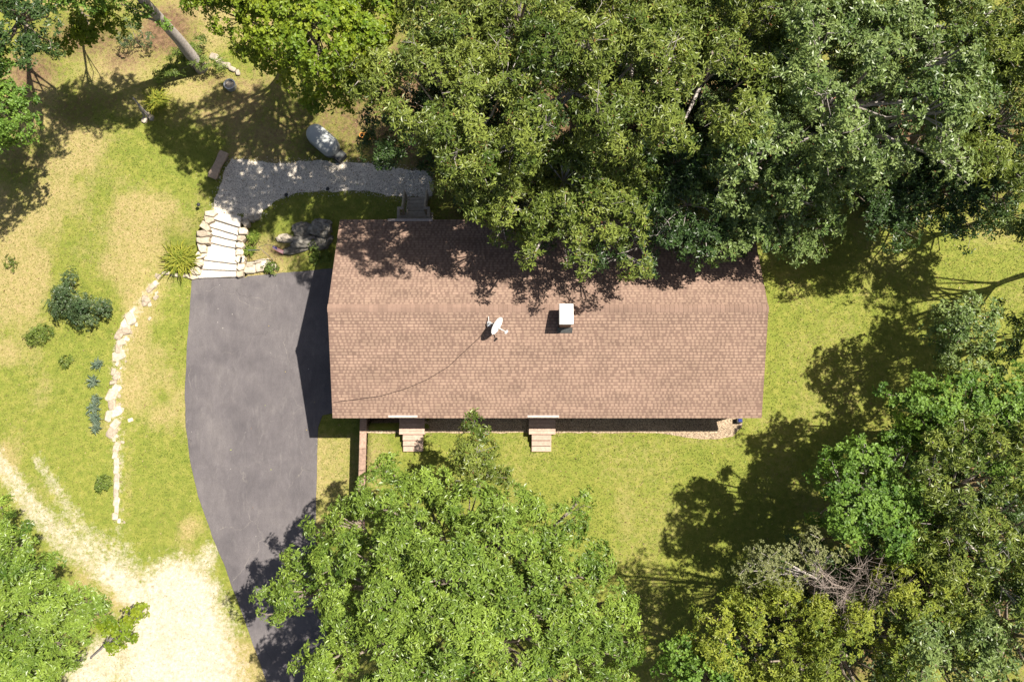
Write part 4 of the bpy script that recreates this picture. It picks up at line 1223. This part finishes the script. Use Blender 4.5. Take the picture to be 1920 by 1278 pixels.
# low dark-leaved trees added to blacken the gaps between the tall crowns
for i, (px, py, z, lab) in enumerate(((1010, 130, 6.5, 'added dark filler tree under the centre of the olive canopy'), (1250, 190, 6.5, 'added dark filler tree between olive and bronze canopy trees'),
        (1480, 190, 6.5, 'added dark filler tree between bronze tree and glossy oak'), (1640, 110, 6.5, 'added dark filler tree under the upper side of the glossy oak'), (1610, 320, 6.0, 'added dark filler tree below the glossy oak near the lawn'),
        (1770, 190, 6.2, 'added dark filler tree between glossy oak and olive end tree'), (1770, 70, 6.5, 'added dark filler tree under the pale green end tree'), (900, 120, 6.8, 'added dark filler tree behind the yellow-green maple'),
        (1380, 50, 6.8, 'added dark filler tree under the grey-green top tree'), (945, 290, 6.5, 'added dark filler tree beside the end of the gravel path'), (1000, 350, 6.0, 'added dark filler tree against the back of the house'), (1390, 330, 6.0, 'added dark filler tree behind the roof corner'))):
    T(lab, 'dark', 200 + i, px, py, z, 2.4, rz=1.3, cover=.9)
# --- top left
T('dark green tree crown in the upper left corner', 'dark', 32, 40, 35, 8.0, 2.1, dens=1.4, cover=1.8, base=U(50, 50, -.3))
tree('broadleaf_tree', 'thin bright green tree over the reddish bare soil', 'maple', 33, boughs=BL([(150, 40, 6.0, .85), (180, 65, 5.6, .7), (140, 85, 5.2, .6), (165, 15, 6.2, .8), (120, 70, 5.4, .5), (200, 20, 6.0, .6), (215, 40, 5.6, .5)]), group=G1, base=U(150, 20, -.3), trunk_r=.07)
tree('broadleaf_tree', 'bright green branches at the left edge above the shaded lawn', 'green', 34, boughs=BL([(0, 120, 7.2, .8), (10, 190, 6.8, 1.0), (30, 230, 6.2, .8), (-30, 210, 7.4, 1.3), (0, 250, 6.0, .7), (-50, 130, 7.6, 1.4), (45, 190, 6.0, .5), (-60, 260, 6.8, 1.2)]), group=G1, base=U(-50, 180, -.3), trunk_r=.14)
# leaning trunk tree
lt_b = upg(378, 128); lt_t = U(268, 0, 6.2)
ltop = lt_t + (lt_t - lt_b) * .55
lt = thing('leaning_tree', lt_b, 'tree with a long bare grey-brown trunk leaning over the straw grass', 'tree', G1)
MB().tube([lt_b - [0, 0, .2], lt_b + (lt_t - lt_b) * .04, lt_b + (lt_t - lt_b) * .45 + [.05, .04, 0], lt_t, ltop], [.36, .29, .25, .21, .1], 12).build('trunk', M['bark_pale'], lt, lt_b, smooth=True)
rr_ = np.random.default_rng(77)
VV, FF, CC, n0 = [], [], [], 0; br_ = MB()
for px, py, z, rr in ((215, -60, 10, 1.4), (140, -90, 10, 1.5), (240, -120, 10.5, 1.6), (170, -20, 8.6, .9), (110, -40, 9, 1.2), (270, 12, 6.0, .45), (255, 30, 5.6, .4), (300, 48, 4.6, .35), (240, 20, 5.4, .5), (228, 8, 5.8, .5)):
    p = U(px, py, z)
    (V, F, c), cc = bough(rr_, p, rr, np.zeros(3), 'green', .8)
    VV.append(V); FF.append(F + n0); CC.append(c); n0 += len(V)
    k_ = min(1, max(0, (z - 1.2) / 9)); s0 = lt_b + (ltop - lt_b) * k_ * .95
    br_.tube([s0, (s0 + p) / 2, p], [.06, .04, .015], 5, cap=False)
    for q in cc[::2]: br_.tube([p, q], [.014, .005], 4, cap=False)
mk('crown', np.vstack(VV), np.vstack(FF), M['leaf'], lt, col=np.vstack(CC), origin=lt_b)
br_.build('branches', M['bark_pale'], lt, lt_b)
# --- right side
tree('broadleaf_tree', 'silvery green round tree standing at the right lawn edge', 'pale', 40, boughs=BL([(1820, 620, 6.6, 1.1), (1780, 600, 6.0, .8), (1750, 640, 5.6, .6), (1840, 580, 6.0, .8), (1880, 630, 6.2, 1.0), (1800, 670, 5.8, .9), (1850, 690, 5.6, .9), (1780, 680, 5.2, .6), (1760, 600, 5.2, .45), (1830, 570, 5.6, .5)]), group=G1, base=U(1780, 640, 0), trunk_r=.13)
tree('broadleaf_tree', 'fresh green layered maple below the silvery round tree', 'green', 41, boughs=BL([(1680, 740, 7.4, .7), (1720, 770, 7.8, .9), (1770, 780, 8.0, 1.1), (1820, 760, 8.0, 1.1), (1880, 770, 8.2, 1.2), (1740, 720, 7.2, .6), (1800, 830, 7.8, 1.1), (1880, 850, 8, 1.2), (1850, 720, 7, .8), (1930, 740, 7.6, 1.2), (1930, 830, 8, 1.2), (1690, 800, 6.8, .6), (1740, 800, 6.4, 1.0), (1700, 760, 6.2, .7), (1790, 740, 6.6, .9)]), group=G1, base=U(1800, 780, 0), trunk_r=.17)
tree('maple_tree', 'bright green tiered maple whose shadow covers the front lawn', 'green', 42, boughs=BL([(1555, 840, 7.4, .55), (1580, 870, 8.2, .75), (1625, 880, 8.6, .9), (1570, 900, 8.8, .7), (1545, 905, 7.4, .5), (1600, 955, 9.2, .95), (1650, 980, 9.2, 1.0), (1570, 975, 8.2, .6), (1680, 900, 8.0, 1.0), (1650, 930, 8.4, .9), (1690, 850, 7.0, .9), (1700, 960, 8.2, .9), (1620, 830, 7, .6), (1600, 1000, 8.4, .6), (1690, 1010, 8, .9), (1640, 860, 6.4, .9), (1600, 920, 7.0, .9), (1660, 950, 6.6, 1.0), (1720, 900, 6.4, 1.0), (1560, 870, 6.6, .5), (1540, 960, 6.6, .5)]), dens=1.2, group=G1, base=U(1640, 930, 0), trunk_r=.16, bare=2)
T('bronze tree with reddish sprays behind the tiered maple', 'bronze', 43, 1830, 910, 9.0, 2.5, bare=3)
T('bronze-green tree below the reddish sprays', 'bronze', 44, 1860, 1040, 8.6, 2.6, bare=3)
tree('birch_tree', 'half dead birch with bare grey twigs and sparse leaves', 'birch', 45, boughs=BL([(1400, 1055, 9.4, .62), (1440, 1050, 9.6, .8), (1480, 1065, 9.4, .75), (1430, 1080, 9.2, .6), (1540, 1020, 9.8, .65), (1520, 1045, 9.6, .5), (1390, 1070, 9.0, .4), (1500, 1030, 9.4, .5), (1455, 1075, 9.3, .6), (1560, 1035, 9.4, .45)]), group=G1, base=U(1600, 1130, 0), trunk_r=.09, bare=0, bark='bark_pale', dens=1.3)
# dead twig fans of the birch: separate leafless tree
def dead_tree(label, px, py, tips, seed):
    r = np.random.default_rng(seed); base = upg(px, py)
    root = thing('dead_tree', base, label, 'tree', G1)
    tops = [U(*t_) for t_ in tips]
    fork = np.mean(tops, 0) * .75 + base * .25
    MB().tube([base - [0, 0, .15], base * .5 + fork * .5, fork], [.12, .09, .06], 8).build('trunk', M['bark_pale'], root, base, smooth=True)
    g = MB()
    for tp in tops:
        g.tube([fork, fork * .5 + tp * .5 + r.normal(0, .12, 3), tp], [.035, .024, .010], 5, cap=False)
        for k in range(18):
            s0 = fork + (tp - fork) * r.uniform(.35, 1); e = s0 + (tp - fork) * r.uniform(.1, .35) + r.normal(0, .4, 3)
            m_ = (s0 + e) / 2 + r.normal(0, .07, 3)
            g.tube([s0, m_, e], [.011, .008, .003], 4, cap=False)
            for _ in range(3):
                f0 = s0 + (e - s0) * r.uniform(.3, 1); g.tube([f0, f0 + r.normal(0, .22, 3)], [.005, .003], 3, cap=False)
    g.build('branches', M['twig'], root, base)
dead_tree('leafless tree with a fan of fine grey twigs beside the birch', 1600, 1110, [(1530, 1065, 8.6), (1580, 1120, 8.6), (1545, 1100, 8.6), (1650, 1085, 8.8), (1620, 1060, 8.8), (1575, 1155, 8.4), (1660, 1110, 8.6), (1640, 1130, 8.4)], 5)
T('glossy green tree with yellowing leaves at the lawn edge', 'yellow', 46, 1420, 1205, 6.4, 2.4, cover=1.5)
T('tree with many yellow leaves below the birch', 'yellow', 47, 1580, 1225, 7.4, 2.5, cover=1.4)
T('yellow-green tree beside the leafless twigs', 'yellow', 48, 1720, 1110, 8.0, 2.1, cover=1.4)
T('green tree in the bottom right corner of the woods', 'pale', 49, 1780, 1220, 8.0, 2.5)
T('light green tree at the right woods edge', 'pale', 50, 1910, 1190, 8.2, 2.5)
T('low dark tree under the birch in deep shade', 'dark', 51, 1520, 1110, 5.0, 2.2)
T('low dark tree between the tiered maple and the bronze tree', 'dark', 52, 1740, 1000, 5.6, 2.4)
T('dark understory tree beneath the fresh green maple', 'dark', 53, 1860, 830, 5.2, 2.4)
for i, (px, py, z, lab) in enumerate(((1690, 1190, 5.4, 'added dark filler tree between the yellow tree and the corner trees'), (1640, 1060, 5.0, 'added dark filler tree behind the leafless twigs'), (1800, 1120, 5.6, 'added dark filler tree under the bronze-green tree'), (1900, 960, 5.6, 'added dark filler tree at the right edge under bronze crowns'), (1500, 1240, 4.6, 'added dark filler tree under the yellowing trees'))):
    T(lab, 'dark', 240 + i, px, py, z, 2.3, rz=1.3, cover=.9)  # dark-leaved trees added so the gaps in the right woods go dark
T('dark green tree at the shaded end of the front lawn', 'green', 54, 1330, 1285, 6.4, 1.9, cover=1.5)
T('tree beyond the right lawn edge casting shade onto it', 'pale', 55, 2040, 470, 7.4, 2.2, cover=1.9, base=U(2040, 470, 2.5))
T('second tree beyond the right lawn edge near the silvery tree', 'bronze', 56, 2020, 600, 7.4, 2.0, cover=1.9, base=U(2020, 600, 2.5))
# --- lower left
tree('oak_tree', 'dense green oak at the lower left beside the sandy track', 'oak', 60, boughs=BL([(px_, py_, z_ + 1.3 * math.sin(px_ * .37 + py_ * .11), r_ * .74) for px_, py_, z_, r_ in [(30, 1050, 5.8, 1.3), (80, 1060, 5.2, 1.0), (60, 1130, 6.2, 1.4), (130, 1140, 5.4, 1.1), (160, 1130, 4.6, .7), (30, 1200, 6.4, 1.6), (110, 1210, 5.6, 1.2), (150, 1180, 5.0, .9), (50, 1270, 6.2, 1.5), (20, 990, 5.0, .9), (-20, 1010, 5.8, 1.4), (-30, 1130, 6.4, 1.7), (-40, 1240, 6.2, 1.7), (120, 1100, 4.6, .7), (0, 945, 4.6, .5), (70, 1330, 5.6, 1.4), (90, 1160, 4.6, 1.2), (0, 1090, 4.8, 1.2), (60, 1235, 4.8, 1.2), (185, 1150, 3.8, .5)]]), group=G1, base=U(10, 1150, -1), trunk_r=.2)
tree('broadleaf_tree', 'small yellow-green branchy tree leaning over the sand', 'maple', 61, boughs=BL([(215, 1160, 3.2, .4), (250, 1155, 3.0, .32), (225, 1185, 3.0, .45), (250, 1190, 2.8, .35), (195, 1180, 3.2, .35), (210, 1205, 2.8, .35), (262, 1145, 2.8, .2)]), group=G1, base=U(165, 1235, -1.2), trunk_r=.045, bark='bark_pale')

# --- shrubs and plants
SG = 'shrubs in the left lawn'
def shrub(label, sp, seed, lst, basepx, dens=1.0, group=SG):
    return tree('garden_shrub', label, sp, seed, boughs=[(upg(px, py) * [1, 1, 0] + [0, 0, float(hz(*upg(px, py)[:2])) + z], rr) for px, py, z, rr in lst], base=upg(*basepx), group=group, dens=dens, trunk_r=.03)
shrub('large dark blue-green shrub on the left lawn', 'shrub', 70, [(150, 560, 1.3, .7), (180, 582, 1.25, .75), (142, 588, .95, .65), (205, 575, .95, .6), (168, 602, .85, .65), (203, 597, .75, .5), (125, 577, .7, .5), (153, 534, 1.1, .42), (122, 552, .65, .34), (165, 575, .9, .7)], (165, 580), .9)
shrub('small round yellow-green bush below the large dark shrub', 'shrub_y', 71, [(77, 630, .4, .4), (88, 624, .35, .3), (66, 634, .3, .25)], (77, 632), .8)
shrub('tiny sprouting bush between the round bush and the stone row', 'shrub_y', 72, [(127, 678, .15, .2)], (127, 679), .8)
shrub('tiny green weed clump on the open left lawn', 'shrub_y', 73, [(24, 495, .2, .24)], (24, 496), .7)
shrub('small bright bush beside the lower end of the stone row', 'shrub_y', 74, [(196, 908, .3, .28), (203, 903, .25, .18)], (197, 910), .8)
shrub('loose green bush below the leaning trunk', 'shrub_y', 75, [(350, 130, 1.0, .6), (380, 125, 1.1, .6), (330, 145, .8, .5), (400, 135, .8, .45), (365, 110, 1.0, .5), (310, 150, .6, .4), (385, 100, .9, .4), (420, 132, .6, .35)], (365, 130), .8, 'bushes by the leaning trunk')
shrub('thin wilted bush on the straw grass beside the trunk', 'shrub', 76, [(275, 80, 1.2, .3), (290, 92, 1.0, .3), (245, 92, 1.0, .35), (262, 70, 1.3, .22)], (265, 88), .45, 'bushes by the leaning trunk')
shrub('leafy green weeds among the boulders by the roof edge', 'shrub_y', 77, [(600, 466, .4, .35), (592, 490, .25, .25), (610, 480, .3, .3)], (600, 474), .8, 'bushes by the house corner')
shrub('low green clump beside the right stones of the steps', 'shrub_y', 78, [(512, 505, .2, .22)], (512, 506), .8, 'bushes by the house corner')

def blades(name, label, px, py, R, n, h, c0, c1, seed, group):
    r = np.random.default_rng(seed); base = upg(px, py)
    root = thing(name, base, label, 'plant', group)
    ph = r.random(n) * 2 * np.pi; L = R * r.uniform(.55, 1.1, n); hh = h * r.uniform(.6, 1.1, n); w = r.uniform(.016, .03, n)
    st = np.column_stack([r.normal(0, R * .22, n), r.normal(0, R * .22, n), np.zeros(n)])
    d = np.column_stack([np.cos(ph), np.sin(ph), 0 * ph]); s_ = np.column_stack([-np.sin(ph), np.cos(ph), 0 * ph])
    V = []; K = 5
    for i in range(K):
        u = i / (K - 1)
        z = hh * (2.1 * u - 1.55 * u * u)
        P = st + d * (L * u)[:, None] + np.column_stack([0 * z, 0 * z, z])
        ww = (w * (1 - u ** 2) + .003)[:, None]
        V.append(P - s_ * ww); V.append(P + s_ * ww)
    V = np.stack(V, 1)
    F = []
    for i in range(K - 1):
        F.append(np.stack([np.arange(n) * 2 * K + 2 * i + j for j in (0, 1, 3, 2)], -1))
    F = np.vstack(F)
    t_ = r.random((n, 1)); c = np.array(c0) * (1 - t_) + np.array(c1) * t_
    mk('foliage', V.reshape(-1, 3), F, M['blade'], root, col=np.repeat(c, 2 * K, axis=0))
    return root
PG = 'strappy plants'
YL0, YL1 = (.11, .15, .015), (.30, .29, .04)
blades('daylily_plant', 'big spiky yellow-green plant left of the stone steps', 342, 490, .85, 330, .75, YL0, YL1, 1, PG)
blades('daylily_plant', 'spiky yellow-green plant beside the leaning pole frame', 298, 194, .7, 200, .7, YL0, YL1, 2, PG)
blades('daylily_plant', 'small spiky green plant beside the upper steps', 478, 445, .38, 110, .45, (.08, .13, .015), (.20, .24, .04), 3, PG)
blades('daylily_plant', 'small spiky green plant beside the lower steps', 471, 470, .36, 90, .4, (.08, .13, .015), (.18, .22, .04), 4, PG)
for i, (px, py, R_) in enumerate(((186, 683, .34), (179, 716, .36), (183, 748, .26), (180, 765, .36), (183, 785, .36), (184, 803, .3))):
    blades('iris_plant', 'blue-green strappy plant in the line beside the stone row', px, py, R_, 46, .4, (.07, .11, .07), (.17, .21, .15), 20 + i, 'blue-green plants along the stone row')

# ------------------------------------------------------------------ uncountable stuff: grass blades, path pebbles, leaf litter
def scatter(n, box, seed):
    r = np.random.default_rng(seed)
    return r, np.column_stack([r.uniform(box[0], box[1], n), r.uniform(box[2], box[3], n)])
def inpoly(q, ring):
    ins = np.zeros(len(q), bool)
    for i in range(len(ring)):
        a, b = ring[i], ring[(i + 1) % len(ring)]
        c = (a[1] > q[:, 1]) != (b[1] > q[:, 1])
        with np.errstate(divide='ignore', invalid='ignore'):
            ins ^= c & (q[:, 0] < (b[0] - a[0]) * (q[:, 1] - a[1]) / (b[1] - a[1]) + a[0])
    return ins
ringD = np.array([upg(*p)[:2] for p in DRIVE_L + DRIVE_R]); ringP = np.array([upg(*p)[:2] for p in PATH]); ringS = np.array([upg(*p)[:2] for p in STRIP])
ringT = np.array([upg(*p)[:2] for p in [(366, 522), (395, 398), (470, 410), (462, 520)]])
r, q = scatter(330000, (-25, 26, -18, 21), 90)
mm = masks(q[:, 0], q[:, 1])
keep = ~inpoly(q, ringD) & ~inpoly(q, ringP) & ~inpoly(q, ringS) & ~inpoly(q, ringT)
keep &= ~((q[:, 0] > wx0 - .05) & (q[:, 0] < wx1 + .05) & (np.abs(q[:, 1]) < wy + .05))
keep &= ~((np.abs(q[:, 0] - WALL_X) < .2) & (q[:, 1] < -4) & (q[:, 1] > -12))
keep &= r.random(len(q)) > np.clip(mm[:, 0] * 1.3 + mm[:, 2] * .75 + mm[:, 1] * .35, 0, .97)
q = q[keep]; mm = mm[keep]; n = len(q)
z = hz(q[:, 0], q[:, 1])
ph = r.random(n) * 2 * np.pi; h = r.uniform(.03, .075, n); w = r.uniform(.012, .024, n); ln = r.uniform(.03, .10, n)
d = np.column_stack([np.cos(ph), np.sin(ph)])
P0 = np.column_stack([q - d[:, ::-1] * [1, -1] * w[:, None], z - .01]); P1 = np.column_stack([q + d[:, ::-1] * [1, -1] * w[:, None], z - .01]); P2 = np.column_stack([q + d * ln[:, None], z + h])
V = np.stack([P0, P1, P2], 1).reshape(-1, 3)
pa = fbm(q[:, 0] * .7, q[:, 1] * .7, 4)[:, None]
tt = np.clip(.5 * r.random((n, 1)) + .9 * (pa - .3) + .6 * mm[:, 1:2], 0, 1)
c = np.array([.075, .120, .016]) * (1 - tt) + np.array([.25, .23, .065]) * tt
gr = mk('lawn_grass', V, np.arange(n * 3).reshape(-1, 3), M['blade'], col=np.repeat(c, 3, axis=0))
tag(gr, 'short dry green grass covering the lawns', 'grass', kind='stuff')
# fallen leaves and clover specks on the lawn, denser under the trees
r, q = scatter(9000, (-25, 26, -18, 12), 93)
mm = masks(q[:, 0], q[:, 1])
keep = ~inpoly(q, ringS) & ~inpoly(q, ringT) & ~((q[:, 0] > wx0 - .3) & (q[:, 0] < wx1 + .3) & (np.abs(q[:, 1]) < wy + .3)) & (mm[:, 0] < .5)
keep &= ~inpoly(q, ringD) | (r.random(len(q)) < .08)
keep &= r.random(len(q)) < np.clip(.35 + mm[:, 2] + .5 * (fbm(q[:, 0] * .3, q[:, 1] * .3, 3) - .4), .1, 1)
q = q[keep]; n = len(q)
C = np.column_stack([q, hz(q[:, 0], q[:, 1]) + np.where(inpoly(q, ringD) | inpoly(q, ringP), .045, .04)])
A = unit(np.column_stack([r.normal(0, .25, n), r.normal(0, .25, n), np.ones(n)]))
pick = r.random((n, 1))
tint = np.where(pick < .4, np.array([[.34, .27, .13]]), np.where(pick < .7, np.array([[.16, .09, .045]]), np.array([[.30, .34, .10]])))
V, F, c = whorls(r, C, A, 1, .085, .6, tint, el=(-.05, .25))
fl_ = mk('fallen_leaves', V, F, M['leaf'], col=c)
tag(fl_, 'scattered dry fallen leaves and pale specks on the lawn', 'leaf litter', kind='stuff')
# dark leaf whorls added on the forest floor to darken the canopy gaps
r, q = scatter(60000, (-26, 27, -20, 24), 92)
mm = masks(q[:, 0], q[:, 1])
north = (q[:, 1] > 5.2 + .5 * fbm(q[:, 0], q[:, 1] * .5, 3)) & (q[:, 0] > -4.5)
south = (q[:, 0] > 8.5) & (q[:, 1] < -3)
keep = (mm[:, 2] > .42) & (north | south) & ~inpoly(q, ringP) & (r.random(len(q)) < .55)
q = q[keep]; n = len(q)
C = np.column_stack([q, hz(q[:, 0], q[:, 1]) + r.uniform(.08, .7, n)])
A = unit(np.column_stack([r.normal(0, .3, n), r.normal(0, .3, n), np.ones(n)]))
tt = r.random((n, 1))
V, F, c = whorls(r, C, A, 5, .26, .5, np.array([.022, .045, .012]) * (1 - tt) + np.array([.07, .11, .025]) * tt)
ug = mk('filler_undergrowth', V, F, M['leaf'], col=c)
tag(ug, 'low dark green leaves added to darken the forest floor in the canopy gaps', 'filler_undergrowth', kind='stuff')
# pebbles on and around the gravel path
r, q = scatter(26000, (ringP[:, 0].min() - .5, ringP[:, 0].max() + .5, ringP[:, 1].min() - .5, ringP[:, 1].max() + .5), 91)
q2 = q + r.normal(0, .14, q.shape)
q = q2[inpoly(q, ringP)]
n = len(q); sz = r.uniform(.012, .032, n)
octv = np.array([[1, 0, 0], [0, 1, 0], [-1, 0, 0], [0, -1, 0], [0, 0, .8]]); octf = np.array([[0, 1, 4], [1, 2, 4], [2, 3, 4], [3, 0, 4]])
ph = r.random(n) * 6.28; ca, sa = np.cos(ph), np.sin(ph)
rx = octv[None, :, 0] * ca[:, None] - octv[None, :, 1] * sa[:, None]; ry = octv[None, :, 0] * sa[:, None] + octv[None, :, 1] * ca[:, None]
V = np.stack([q[:, 0:1] + rx * sz[:, None], q[:, 1:2] + ry * sz[:, None] * .75, (hz(q[:, 0], q[:, 1]) + .018)[:, None] + octv[None, :, 2] * sz[:, None]], -1).reshape(-1, 3)
F = (octf[None] + (np.arange(n) * 5)[:, None, None]).reshape(-1, 3)
pb = mk('path_pebbles', V, F, M['pebble'], col=np.repeat(r.uniform(.35, 1.45, (n, 1)) * np.ones((1, 3)), 5, axis=0))
tag(pb, 'loose grey crushed stones strewn over the gravel path', 'pebbles', kind='stuff')
